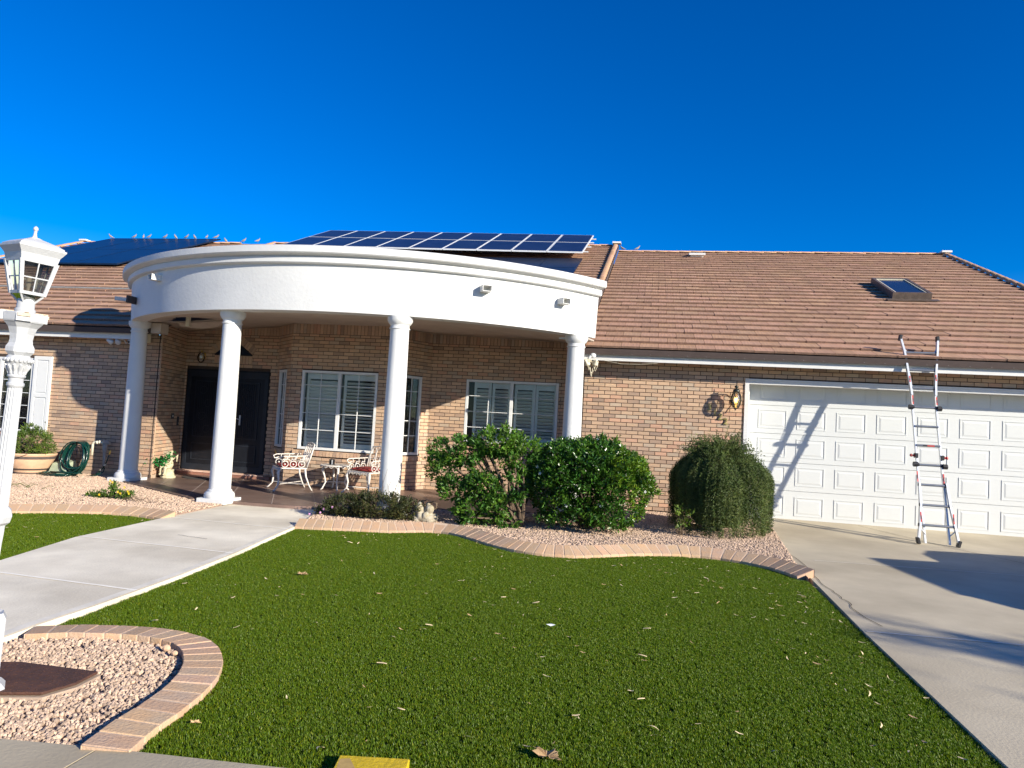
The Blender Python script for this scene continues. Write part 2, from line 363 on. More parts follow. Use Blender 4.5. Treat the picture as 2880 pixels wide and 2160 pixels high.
lef_out = [(-5.9, 7.9), (-6.1, 7.96), (-6.29, 7.99), (-6.55, 8.0), (-6.78, 7.975), (-7.0, 7.87), (-7.24, 7.73), (-7.64, 7.47), (-8.2, 7.1), (-9.0, 6.6), (-10.2, 5.9)]
def offs(pl, d):
    out = []
    for i, p in enumerate(pl):
        a = Vector(pl[max(i-1, 0)]); c = Vector(pl[min(i+1, len(pl)-1)]); t = (c-a).normalized()
        out.append((p[0]-t.y*d, p[1]+t.x*d))
    return out
mid_in = offs(mid_out, .2); lef_in = offs(lef_out[::-1], .2)[::-1]
bedM = mid_in[:-1]+[(1.69, 7.8), (1.70, 8.4), (2.05, 12.6), (1.6, 12.6), (-1.1, 12.6), (-1.1, 11.25), (-1.9, 10.9), (-2.6, 10.58), (-3.087, 10.55), (-3.6, 10.28), (-4.4, 9.79), (-4.62, 9.7), (-4.27, 8.5)]
bedL = lef_in[:]+[(-12, 6.5), (-12.5, 11.5), (-9.0, 11.5), (-9.2, 11.0), (-8.82, 10.75), (-7.6, 10.03), (-6.62, 9.48), (-6.06, 9.55), (-5.98, 9.35), (-5.9, 8.1)]
beds = []
for nm, pl, z in (('gravel_bed', bedF, -.075), ('gravel_bed', bedM, -.03), ('gravel_bed', bedL, -.03)):
    b = MB(); b.poly_prism(pl, -.16, z); beds.append(b.build(nm, M['soil'], kind='structure'))

# scatter by geometry nodes
def scatter(name, base_polys, density, inst_meshes, smin, smax, tilt=.4, seed=1, z=0, kind='stuff', full=False):
    b = MB()
    for pl in base_polys:
        tri = tessellate_polygon([[Vector((p[0], p[1], 0)) for p in pl]])
        b.add([(p[0], p[1], z) for p in pl], tri)
    me = b.mesh(name, M['soil']); me.flip_normals() if me.polygons and me.polygons[0].normal.z < 0 else None
    o = mk(name, me, None, kind=kind)
    col = bpy.data.collections.new(name+'_src')
    for m_ in inst_meshes:
        q = bpy.data.objects.new(name+'_piece', m_); col.objects.link(q)
    ng = bpy.data.node_groups.new(name, 'GeometryNodeTree')
    ng.interface.new_socket('Geometry', in_out='INPUT', socket_type='NodeSocketGeometry')
    ng.interface.new_socket('Geometry', in_out='OUTPUT', socket_type='NodeSocketGeometry')
    N = ng.nodes; L = ng.links
    gi = N.new('NodeGroupInput'); go = N.new('NodeGroupOutput')
    d = N.new('GeometryNodeDistributePointsOnFaces'); d.inputs['Density'].default_value = density; d.inputs['Seed'].default_value = seed
    ci = N.new('GeometryNodeCollectionInfo'); ci.inputs['Collection'].default_value = col; ci.inputs['Separate Children'].default_value = True; ci.inputs['Reset Children'].default_value = True
    ip = N.new('GeometryNodeInstanceOnPoints'); ip.inputs['Pick Instance'].default_value = True
    rv = N.new('FunctionNodeRandomValue'); rv.data_type = 'FLOAT_VECTOR'
    t = PI if full else tilt
    rv.inputs[0].default_value = (-t, -t, 0); rv.inputs[1].default_value = (t, t, 6.28)
    rs = N.new('FunctionNodeRandomValue'); rs.data_type = 'FLOAT'; rs.inputs[2].default_value = smin; rs.inputs[3].default_value = smax
    ri = N.new('FunctionNodeRandomValue'); ri.data_type = 'INT'; ri.inputs[4].default_value = 0; ri.inputs[5].default_value = 50
    L.new(gi.outputs[0], d.inputs['Mesh']); L.new(d.outputs['Points'], ip.inputs['Points']); L.new(ci.outputs[0], ip.inputs['Instance'])
    L.new(rv.outputs[0], ip.inputs['Rotation']); L.new(rs.outputs[1], ip.inputs['Scale']); L.new(ri.outputs[2], ip.inputs['Instance Index'])
    L.new(ip.outputs[0], go.inputs[0])
    md = o.modifiers.new('scatter', 'NODES'); md.node_group = ng
    return o
def stone_mesh(i):
    b = MB(); rnd = random.Random(i)
    b.ball((0, 0, 0), 1, 6, 4, (1, rnd.uniform(.6, .9), rnd.uniform(.45, .7)))
    b.v = [tuple(c*(1+rnd.uniform(-.16, .16)) for c in v) for v in b.v]
    g = rnd.choice([(1, 1, 1), (1.1, .95, .85), (.9, .88, .9), (1.12, 1.02, .92)])
    return b.mesh('pebble', M['stone'])
stones = [stone_mesh(i) for i in range(7)]
scatter('gravel', [bedF], 3300, stones, .0085, .018, full=True, seed=3, z=-.068)
scatter('gravel', [bedM], 2300, stones, .009, .019, full=True, seed=4, z=-.024)
scatter('gravel', [bedL], 2000, stones, .009, .019, full=True, seed=5, z=-.024)
def tuft_mesh(i):
    b = MB(); b.leafy = True; rnd = random.Random(40+i)
    for k in range(12):
        a = rnd.uniform(0, 2*PI); r = rnd.uniform(0, .014); h = rnd.uniform(.014, .024); ln = rnd.uniform(.1, .8)
        x, y = r*math.cos(a), r*math.sin(a); a2 = rnd.uniform(0, 2*PI); dx, dy = math.cos(a2), math.sin(a2); wv = .0016
        g = rnd.uniform(.75, 1.35); b.tint = (g*rnd.uniform(.9, 1.15), g, g*rnd.uniform(.7, 1.1))
        if rnd.random() < .08: b.tint = (2.2, 1.5, 1.2)
        m1 = (x+dx*ln*h*.35, y+dy*ln*h*.35, h*.62); m2 = (x+dx*ln*h, y+dy*ln*h, h)
        b.add([(x-dy*wv, y+dx*wv, 0), (x+dy*wv, y-dx*wv, 0), (m1[0]+dy*wv, m1[1]-dx*wv, m1[2]), (m1[0]-dy*wv, m1[1]+dx*wv, m1[2]), m2], [(0, 1, 2, 3), (3, 2, 4)])
    return b.mesh('tuft', M['blade'])
tufts = [tuft_mesh(i) for i in range(6)]
scatter('grass', [lawn1], 6500, tufts, .75, 1.15, tilt=.12, seed=7, z=LZ+.001)
scatter('grass', [[p for p in lawn2]], 3500, tufts, .8, 1.25, tilt=.12, seed=8, z=LZ+.001)
def litter_mesh(i):
    b = MB(); b.leafy = True; rnd = random.Random(90+i); L_ = 1; W_ = rnd.uniform(.1, .3); c = rnd.uniform(-.4, .4); n = 4
    vs = []
    for k in range(n+1):
        t = k/n; ww = W_*math.sin(PI*(.12+.8*t))*.5; x = L_*(t-.5); y = c*(t-.5)**2; z = .04+.12*abs(t-.5)
        vs += [(x, y-ww, z), (x, y+ww, z+.03)]
    b.add(vs, [(2*k, 2*k+1, 2*k+3, 2*k+2) for k in range(n)]); return b.mesh('leaf_bit', M['pale'] if i % 3 else M['dry'])
bits = [litter_mesh(i) for i in range(7)]
scatter('leaf_litter', [lawn1], 8, bits, .012, .05, tilt=.25, seed=11, z=LZ+.03)
edge = [(.9, 8.4), (1.3, 8.2), (1.66, 7.5), (1.66, 3.2), (1.0, 4.5), (.6, 6.5), (-.2, 7.6), (-1.1, 7.4), (-2.2, 8.0), (-3.2, 7.9), (-3.9, 7.2), (-4.1, 8.1), (-2.6, 8.66), (-1.9, 8.25), (-1.1, 7.8), (-.7, 7.85)]
scatter('leaf_litter', [edge], 30, bits, .012, .055, tilt=.25, seed=12, z=LZ+.03)
scatter('leaf_litter', [lawn2], 14, bits, .015, .05, tilt=.25, seed=13, z=LZ+.03)
scatter('leaf_litter', [[(-3.4, 8.9), (-2.6, 9.1), (-1.5, 8.6), (.3, 9.0), (-.2, 10.2), (-2.4, 9.8)]], 130, bits, .02, .06, tilt=.3, seed=14, z=-.005)

# curbs of slanted brick pavers
def curb(label, outer, side, ztop, zout, wid=.2, gap=.011, pit=.118):
    root = empty('brick_border', label, 'border')
    # resample
    pts = [Vector(p) for p in outer]; acc = [0]
    for a, c in zip(pts, pts[1:]): acc.append(acc[-1]+(c-a).length)
    tot = acc[-1]
    def at(s_):
        s_ = max(0, min(tot, s_)); i = 0
        while i < len(acc)-2 and acc[i+1] < s_: i += 1
        t = (s_-acc[i])/(acc[i+1]-acc[i]); return pts[i].lerp(pts[i+1], t)
    def nrm(s_):
        d = (at(s_+.12)-at(s_-.12)).normalized(); return Vector((-d.y, d.x))*side
    n = int(tot/pit); bed = MB(); vs = []
    for k in range(n+1):
        s_ = k*tot/n; p = at(s_); q = p+nrm(s_)*wid; vs += [(p.x, p.y, zout-.0035), (q.x, q.y, ztop-.0035), (q.x, q.y, -.15), (p.x, p.y, -.15)]
    bed.add(vs, [(4*k+j, 4*k+(j+1) % 4, 4*k+4+(j+1) % 4, 4*k+4+j) for k in range(n) for j in range(4)])
    bed.build('mortar_bed', M['curbm'], root)
    for k in range(n):
        s0 = k*tot/n+gap/2; s1 = (k+1)*tot/n-gap/2; e = .004
        a, c = at(s0), at(s1); na, nc = nrm(s0), nrm(s1)
        a_ = a-na*e; c_ = c-nc*e; ai = a+na*(wid+e); ci_ = c+nc*(wid+e); j = jit(.002)
        q = MB(); g = random.uniform(.9, 1.1); q.tint = (.45*g, .325*g*random.uniform(.97, 1.03), .225*g*random.uniform(.95, 1.05))
        q.hexa([(a_.x, a_.y, -.12), (c_.x, c_.y, -.12), (ai.x, ai.y, -.12), (ci_.x, ci_.y, -.12), (a_.x, a_.y, zout+j), (c_.x, c_.y, zout+j), (ai.x, ai.y, ztop+j), (ci_.x, ci_.y, ztop+j)])
        o = q.build('brick', M['curb'], root); md = o.modifiers.new('b', 'BEVEL'); md.width = .005; md.segments = 2
curb('curved tan brick edging around the pale gravel in the near corner', fg_out, 1, -.028, -.04)
curb('long wavy brick edging between the lawn and the shrub bed', mid_out, 1, .035, -.04, pit=.115)
curb('curved brick edging between the small side lawn and the flower bed', lef_out[::-1], 1, .02, -.045, pit=.13)

# ---------------------------------------------------------------- the house
house = empty('brick_house', 'single-storey tan brick house with tiled roof and curved white porch', 'house', (0, 0, 0))
CO, BL, BH, BG = .0677, .2032, .0567, .0105
PAL = [((.46, .335, .235), 6), ((.43, .31, .22), 4), ((.46, .295, .21), 1.6), ((.36, .265, .2), 2), ((.40, .325, .25), 2), ((.30, .225, .175), .9)]
def btint(rnd):
    c = rnd.choices([p[0] for p in PAL], [p[1] for p in PAL])[0]; g = rnd.uniform(.9, 1.1)
    return tuple(x*g for x in c)
brnd = random.Random(5)
stuffb = MB(); stuffb.leafy = False
shared = []
for i in range(14):
    q = MB(); q.tint = btint(brnd); q.box(-(BL-BG)/2, (BL-BG)/2, 0, .02, -BH/2, BH/2); shared.append(q.mesh('brick', M['brick']))
nind = [0]
def wall(name, A, B_, z0, z1, openings=(), individual=False, soldier=False, phase=0, thick=.05, sills=()):
    A = Vector(A); B2 = Vector(B_); Lw = (B2-A).length; d = (B2-A)/Lw; nv = Vector((d.y, -d.x))
    T = Matrix(((d.x, -nv.x, 0, A.x), (d.y, -nv.y, 0, A.y), (0, 0, 1, 0), (0, 0, 0, 1)))  # local x along wall, y into wall
    m = MB(); cuts = sorted({0, Lw}|{o[0] for o in openings}|{o[1] for o in openings})
    for c0, c1 in zip(cuts, cuts[1:]):
        zs = sorted([(o[2], o[3]) for o in openings if o[0] <= c0+1e-6 and o[1] >= c1-1e-6]); z = z0
        for a, c in zs:
            if a > z: m.box(c0, c1, 0, thick, z, a, T)
            z = c
        if z < z1: m.box(c0, c1, 0, thick, z, z1, T)
    wo = m.build(name, M['mortar'], house)
    zt = z1-(.2+.01 if soldier else 0); k = 0; z = z0 if z0 > -.02 else 0.0
    def brick(x0, x1, za, zb):
        if x1-x0 < .008: return
        g = .004
        if individual and nind[0] < 300 and abs((x1-x0)-(BL-BG)) < 1e-4 and abs(zb-za-BH) < 1e-4:
            nind[0] += 1
            o = mk('brick', brnd.choice(shared), wo); o.matrix_world = T @ Matrix.Translation(((x0+x1)/2, -.009, (za+zb)/2))
            o.matrix_parent_inverse = Matrix(); return
        stuffb.tint = btint(brnd); j = brnd.uniform(-.0015, .0015)
        stuffb.box(x0, x1, -.009+j, .01, za, zb, T)
    def spans(za, zb, a=0, c=Lw):
        sp = [(a, c)]
        for o in openings:
            if o[2] < zb-.01 and o[3] > za+.01:
                ns = []
                for s0, s1 in sp:
                    if o[1] <= s0 or o[0] >= s1: ns.append((s0, s1)); continue
                    if o[0] > s0: ns.append((s0, o[0]))
                    if o[1] < s1: ns.append((o[1], s1))
                sp = ns
        return sp
    while z+BH*.6 < zt:
        ztop = min(z+BH, zt-.004); sp = spans(z, ztop)
        for sl_ in sills:
            if z < sl_[3] and z+BH > sl_[2]:
                ns = []
                for s0, s1 in sp:
                    if sl_[1] <= s0 or sl_[0] >= s1: ns.append((s0, s1)); continue
                    if sl_[0] > s0: ns.append((s0, sl_[0]))
                    if sl_[1] < s1: ns.append((sl_[1], s1))
                sp = ns
        off = (phase+(k % 2)*.5) % 1
        for s0, s1 in sp:
            x = math.floor(s0/BL-off)*BL+off*BL
            while x < s1:
                a = max(s0, x)+(BG/2); c = min(s1, x+BL)-(BG/2)
                if x < s0: a = s0
                if x+BL > s1: c = s1
                if a-s0 < BG: a = s0
                if s1-c < BG: c = s1
                brick(a, c, z+.005, min(z+.005+BH, ztop+.005)); x += BL
        z += CO; k += 1
    if soldier:
        x = 0
        while x < Lw:
            stuffb.tint = btint(brnd); a, c = x+.004, min(Lw, x+CO)-.004
            if c-a > .02: stuffb.box(a, c, -.009, .01, z1-.2, z1-.006, T)
            x += CO
    for sl_ in sills:
        x = sl_[0]
        while x < sl_[1]-.01:
            stuffb.tint = btint(brnd); a, c = x+.004, min(sl_[1], x+CO)-.004
            V_ = [Vector((a, -.045, sl_[2]+.004)), Vector((c, -.045, sl_[2]+.004)), Vector((a, .02, sl_[2]+.004)), Vector((c, .02, sl_[2]+.004)), Vector((a, -.045, sl_[3]-.018)), Vector((c, -.045, sl_[3]-.018)), Vector((a, .02, sl_[3])), Vector((c, .02, sl_[3]))]
            stuffb.hexa([T @ v for v in V_]); x += CO
    return wo, T
YG = 12.5175
# garage wing
gw, TG = wall('garage_wall', (-1.13, YG), (8.0, YG), 0, 2.62, [(2.79, 7.99, -.2, 2.33)], individual=True, phase=.28)
wall('porch_return_wall', (-1.56, 13.16), (-1.13, YG), 0, 3.05, phase=.2)
wall('gable_wall', (8.0, YG), (8.0, 26), 0, 2.6)
rc, TR = wall('porch_recess_wall', (-4.18, 13.16), (-1.56, 13.16), 0, 3.03, [(.72, 2.52, .95, 2.165)], soldier=True, sills=[(.68, 2.56, .84, .94)], phase=.1)
ba, TBR = wall('bay_side_wall', (-4.69, 12.19), (-4.18, 13.16), 0, 3.03, [(.38, .86, .655, 2.155)], soldier=True, sills=[(.34, .9, .545, .645)], phase=.3)
bf, TBF = wall('bay_front_wall', (-6.62, 12.19), (-4.69, 12.19), 0, 3.03, [(.24, 1.75, .67, 2.146)], soldier=True, sills=[(.16, 1.8, .555, .66)], phase=.13)
bs, TBL = wall('bay_side_wall', (-7.2, 12.75), (-6.62, 12.19), 0, 3.03, [(.15, .6, .665, 2.152)], soldier=True, sills=[(.1, .64, .56, .655)], phase=.5)
en, TE = wall('entry_wall', (-9.28, 12.8), (-7.2, 12.8), 0, 3.03, [(.05, 1.9, -.1, 2.112), (.60, 1.52, 2.42, 2.43)], soldier=True, phase=.4)
wall('entry_side_wall', (-8.84, 11.48), (-9.28, 12.8), 0, 3.03, phase=.45, soldier=True)
lw_, TL = wall('left_wing_wall', (-15.0, 11.48), (-8.84, 11.48), .055, 2.62, [(1.55, 3.47, .67, 2.11)], phase=.35, thick=.012)
wall('wing_gable_wall', (-19, 26), (-19, 11.48), 0, 2.6); wall('left_wing_wall', (-19, 11.48), (-15, 11.48), .055, 2.62, phase=.9)
b = MB(); b.box(-19, -8.85, 11.485, 11.6, -.15, .055); b.box(-8.84, -8.0, 11.9, 12.0, -.1, -.01); b.build('footing', M['stem'], house)
b = MB(); b.tint = (.4, .29, .2); b.tube([(-8.846, 11.484, 0), (-8.846, 11.484, 3.0)], .012, 6); b.build('corner_bead', M['brick'], house)
# fanlight surround: angled bricks over the entry
fx0, fx1, fz0, fzt = -8.63, -7.80, 2.42, 2.72
b = MB(); y = 12.80
b.add([(fx0, y-.013, fz0), (fx1, y-.013, fz0), ((fx0+fx1)/2, y-.013, fzt)], [(0, 1, 2)])
fan = b.build('fanlight', M['skyglass'], house)
b = MB(); mid = Vector(((fx0+fx1)/2, y-.016, fzt))
for p in (Vector((fx0, y-.016, fz0)), Vector((fx1, y-.016, fz0))): b.tube([p, mid], .012, 4)
b.tube([(fx0, y-.016, fz0), (fx1, y-.016, fz0)], .014, 4); b.build('fanlight_frame', M['doortr'], house)
for sgn in (-1, 1):
    e = Vector((fx0 if sgn < 0 else fx1, y, fz0)); m_ = Vector(((fx0+fx1)/2, y, fzt)); dd = (m_-e); n_ = 8
    out = Vector((sgn*dd.z, 0, abs(dd.x))).normalized()
    for i in range(n_):
        a = e+dd*(i+.08)/n_; c = e+dd*(i+.92)/n_; stuffb.tint = btint(brnd)
        Q = [a+out*.02, c+out*.02, a+out*.17, c+out*.17]
        stuffb.hexa([Q[0]+Vector((0, -.02, 0)), Q[1]+Vector((0, -.02, 0)), Q[0], Q[1], Q[2]+Vector((0, -.02, 0)), Q[3]+Vector((0, -.02, 0)), Q[2], Q[3]])
for i in range(12):
    stuffb.tint = btint(brnd); x0 = fx0+i*.0695; stuffb.box(x0+.004, x0+.065, 12.78, 12.8, 2.25, 2.4)
# interiors (dark rooms seen through the glass)
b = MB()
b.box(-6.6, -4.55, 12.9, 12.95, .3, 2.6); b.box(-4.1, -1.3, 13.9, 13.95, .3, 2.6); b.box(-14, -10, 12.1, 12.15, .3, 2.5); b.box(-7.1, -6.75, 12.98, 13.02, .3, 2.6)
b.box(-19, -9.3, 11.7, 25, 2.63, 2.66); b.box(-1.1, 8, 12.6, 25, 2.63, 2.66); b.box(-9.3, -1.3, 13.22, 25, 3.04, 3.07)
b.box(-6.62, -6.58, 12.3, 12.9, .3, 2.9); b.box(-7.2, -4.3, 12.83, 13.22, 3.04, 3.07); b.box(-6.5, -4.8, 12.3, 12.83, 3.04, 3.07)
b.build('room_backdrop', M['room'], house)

def window(T, x0, x1, z0, z1, cols, rowz, split=None, shut=None, slat_th=.55, name='window', nglass=True, munt=None):
    """frame set in the opening; x along wall, y into wall"""
    f = MB(); t = .045
    f.box(x0, x1, -.014, .06, z1-t, z1, T); f.box(x0, x1, -.016, .06, z0, z0+t, T)
    f.box(x0, x0+t, -.014, .06, z0+t, z1-t, T); f.box(x1-t, x1, -.014, .06, z0+t, z1-t, T)
    if split: f.box(split-.028, split+.028, -.012, .055, z0+t, z1-t, T)
    fr = f.build(name, M['white'], house)
    g = MB(); g.box(x0+t, x1-t, .03, .034, z0+t, z1-t, T); g.build('pane', M['glass'], fr)
    bars = MB()
    for x in (munt or []): bars.box(x-.006, x+.006, .012, .029, z0+t, z1-t, T)
    for z in rowz: bars.box(x0+t, x1-t, .011, .0285, z-.006, z+.006, T)
    bars.build('muntin', M['white'], fr)
    for (s0, s1) in (shut or []):
        st = MB(); w_ = .05
        for a, c in ((s0, s0+w_), (s1-w_, s1)): st.box(a, c, .11, .14, z0+.03, z1-.03, T)
        for a, c in ((z0+.03, z0+.14), (z1-.15, z1-.03)): st.box(s0+w_, s1-w_, .11, .14, a, c, T)
        st.build('shutter_frame', M['shut'], fr)
        th_ = slat_th[shut.index((s0, s1))] if isinstance(slat_th, list) else slat_th
        sm = MB(); L2 = (s1-s0-2*w_)/2-.004; ca, sa = math.cos(th_), math.sin(th_); hw = .036; tt = .005
        vs = []
        for x in (-L2, L2):
            for (p, q) in ((-hw, -tt), (hw, -tt), (hw, tt), (-hw, tt)): vs.append((x, p*ca-q*sa, -p*sa-q*ca))
        sm.add(vs, [(0, 1, 2, 3), (7, 6, 5, 4), (0, 4, 5, 1), (1, 5, 6, 2), (2, 6, 7, 3), (3, 7, 4, 0)])
        me = sm.mesh('slat', M['shut']); z = z0+.175
        while z < z1-.17:
            o = mk('slat', me, fr); o.matrix_world = T @ Matrix.Translation(((s0+s1)/2, .127, z)); z += .0635
    return fr
zr = [.67+.1*0+1.476*k/6 for k in range(1, 6)]
window(TBF, .245, 1.745, .675, 2.142, 0, [1.04, 1.35, 1.62, 1.87][::1], split=.995, munt=[.62, 1.37], shut=[(.30, .96), (1.04, 1.70)], slat_th=[.85, .45])
window(TBR, .385, .855, .66, 2.15, 0, [1.02, 1.3, 1.58, 1.86], munt=[.62], shut=[(.44, .74)], slat_th=.3)
window(TBL, .155, .595, .67, 2.147, 0, [1.02, 1.3, 1.58, 1.86], munt=[.375], shut=[(.2, .56)], slat_th=.6)
window(TR, .725, 2.515, .955, 2.16, 0, [1.25, 1.55, 1.85], split=1.62, munt=[1.17, 2.07], shut=[(.86, 1.2), (1.22, 1.58), (1.66, 2.05), (2.07, 2.47)], slat_th=.62)
window(TL, 1.57, 3.44, .68, 2.1, 0, [.95, 1.19, 1.43, 1.67, 1.9], split=2.70, munt=[2.15, 3.1], shut=[(1.65, 2.6), (2.8, 3.3)], slat_th=.5)
# exterior panel shutter beside the left window
f = MB(); x0, x1, z0, z1 = 3.475, 3.865, .66, 2.14
for a in ((x0, x0+.06, z0, z1), (x1-.06, x1, z0, z1), (x0+.06, x1-.06, z0, z0+.07), (x0+.06, x1-.06, z1-.07, z1), (x0+.06, x1-.06, 1.36, 1.43)): f.box(a[0], a[1], -.045, -.012, a[2], a[3], TL)
es = f.build('exterior_shutter', M['white'], house)
for a, c in ((z0+.07, 1.36), (1.43, z1-.07)):
    q = MB(); q.box(x0+.06, x1-.06, -.03, -.013, a, c, TL); q.box(x0+.085, x1-.085, -.04, -.03, a+.025, c-.025, TL); q.build('panel', M['white'], es)

# entry doors
b = MB(); b.box(.055, 1.895, .03, .09, .05, 2.11, TE); ed = b.build('double_door', M['doordk'], house)
for s0, s1 in ((.06, .97), (.985, 1.89)):
    lf = MB(); lf.box(s0, s1, .012, .029, .06, 2.1, TE); leaf = lf.build('door_leaf', M['doordk'], ed)
    q = MB()
    for a in ((s0+.02, s0+.1, .08, 2.08), (s1-.1, s1-.02, .08, 2.08), (s0+.1, s1-.1, .08, .2), (s0+.1, s1-.1, 1.96, 2.08)): q.box(a[0], a[1], -.004, .011, a[2], a[3], TE)
    for a in ((s0+.2, s0+.22), (s1-.22, s1-.2)): q.box(a[0], a[1], -.002, .011, .28, .62, TE); q.box(a[0], a[1], -.002, .011, .74, 1.88, TE)
    for z in (.28, .6, .74, 1.86): q.box(s0+.22, s1-.22, -.002, .011, z, z+.02, TE)
    for k in range(9): q.box(s0+.27+k*.043, s0+.276+k*.043, .002, .011, .78, 1.84, TE)
    for k in range(4):
        cx = (s0+s1)/2+(-1)**k*.06
        q.tube([T_ for T_ in [TE @ Vector((cx+.09*math.cos(t/9*4.6)*(1-t/40), .0, .9+k*.26+.09*math.sin(t/9*4.6)*(1-t/40))) for t in range(13)]], .005, 4)
    q.build('scroll_grille', M['doortr'], leaf)
h = MB(); h.box(1.30+.0, 1.325, -.03, -.004, 1.02, 1.22, TE); h.tube([TE @ Vector(p) for p in ((1.31, -.03, 1.14), (1.31, -.06, 1.14), (1.24, -.06, 1.15), (1.19, -.06, 1.135))], .009, 6)
h.build('door_handle', M['alum'], ed)
b = MB(); b.box(-9.3, -7.15, 12.62, 12.83, 0.0, .055); b.build('entry_step', M['redb'], house)
for k in range(9):
    q = MB(); g = random.uniform(.8, 1.2); q.tint = (.62*g, .45*g, .38*g); q.box(-9.24+k*.22, -9.035+k*.22, 12.61, 12.82, .056, .075); q.build('step_tile', M['curb'], house)

# garage door
YD = 12.85
b = MB(); b.box(1.68, 6.98, YD+.03, YD+.06, -.05, 2.4); gd = b.build('garage_door', M['door'], house)
secz = [-.035, .475, .955, 1.44, 1.925, 2.41]
for j in range(5):
    z0, z1 = secz[j]+.003, secz[j+1]-.003
    b = MB(); b.box(1.70, 6.96, YD, YD+.03, z0, z1); sec = b.build('section', M['door'], gd)
    for k in range(8):
        x0 = 1.885+k*.6355; x1 = x0+.465; a, c = z0+.085, z0+.405
        q = MB(); e = .014; d_ = .012   # raised lip, recessed groove, raised field
        for (p, r, s, t) in ((x0, x1, c-e, c), (x0, x1, a, a+e), (x0, x0+e, a+e, c-e), (x1-e, x1, a+e, c-e)):
            q.box(p, r, YD-.007, YD+.001, s, t)
        i_ = .05
        q.hexa([(x0+i_-.02, YD+.001, a+i_-.02), (x1-i_+.02, YD+.001, a+i_-.02), (x0+i_-.02, YD+.002, a+i_-.02), (x1-i_+.02, YD+.002, a+i_-.02), (x0+i_-.02, YD+.001, c-i_+.02), (x1-i_+.02, YD+.001, c-i_+.02), (x0+i_-.02, YD+.002, c-i_+.02), (x1-i_+.02, YD+.002, c-i_+.02)])
        # bevelled field
        o4 = [(x0+i_-.016, a+i_-.016), (x1-i_+.016, a+i_-.016), (x1-i_+.016, c-i_+.016), (x0+i_-.016, c-i_+.016)]
        n4 = [(x0+i_+.012, a+i_+.012), (x1-i_-.012, a+i_+.012), (x1-i_-.012, c-i_-.012), (x0+i_+.012, c-i_-.012)]
        q.add([(p[0], YD, p[1]) for p in o4]+[(p[0], YD-.006, p[1]) for p in n4], [(4, 5, 6, 7)]+[(i, (i+1) % 4, (i+1) % 4+4, i+4) for i in range(4)])
        q.build('panel', M['door'], sec)
b = MB()
b.box(1.60, 1.665, YG-.028, YG+.14, -.05, 2.345); b.box(1.665, 7.0, YG-.028, YG+.14, 2.26, 2.345); b.box(1.60, 7.0, YG-.04, YG-.029, 2.318, 2.347)
b.box(1.64, 1.70, YG+.14, YD, -.05, 2.4); b.box(1.70, 7.0, YG+.14, YD, 2.3, 2.4); b.box(6.94, 7.0, YG+.14, YD, -.05, 2.4)
b.build('garage_door_trim', M['dirtw'], house)
stuffb.leafy = False
so_ = stuffb.build('bricks', M['brick'], house, kind='stuff')

# eaves: fascia, gutter and drip line
def eave(x0, x1, y, zb, zt, yw, sag=0):
    b = MB(); n = max(2, int((x1-x0)/.8))
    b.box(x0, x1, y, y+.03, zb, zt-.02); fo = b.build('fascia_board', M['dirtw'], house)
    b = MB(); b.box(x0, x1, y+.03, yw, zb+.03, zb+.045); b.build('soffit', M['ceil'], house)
    b = MB(); b.box(x0, x1, y-.012, y-.001, zt-.09, zt-.075); b.box(x0, x1, y-.018, y-.0005, zt-.04, zt-.03); b.build('drip_edge', M['dirtw'], house)
    x = x0+.2
    b = MB()
    while x < x1: b.tube([(x, y-.002, zb+.11), (x, y-.075, zb+.114)], [.007, .003], 5); x += .305
    b.build('bracket_nail', M['dirtw'], house)
eave(-1.12, 8.1, 12.135, 2.53, 2.745, YG)
eave(-19.1, -9.12, 11.145, 2.50, 2.715, 11.48)
# broken eave return and its tile by the porch
b = MB(); b.box(-9.12, -9.08, 11.1, 11.7, 2.47, 2.66); b.build('eave_end_board', M['cream'], house)
b = MB(); b.box(-1.16, -1.125, 12.06, 12.5, 2.52, 2.74); b.build('eave_end_board', M['dirtw'], house)

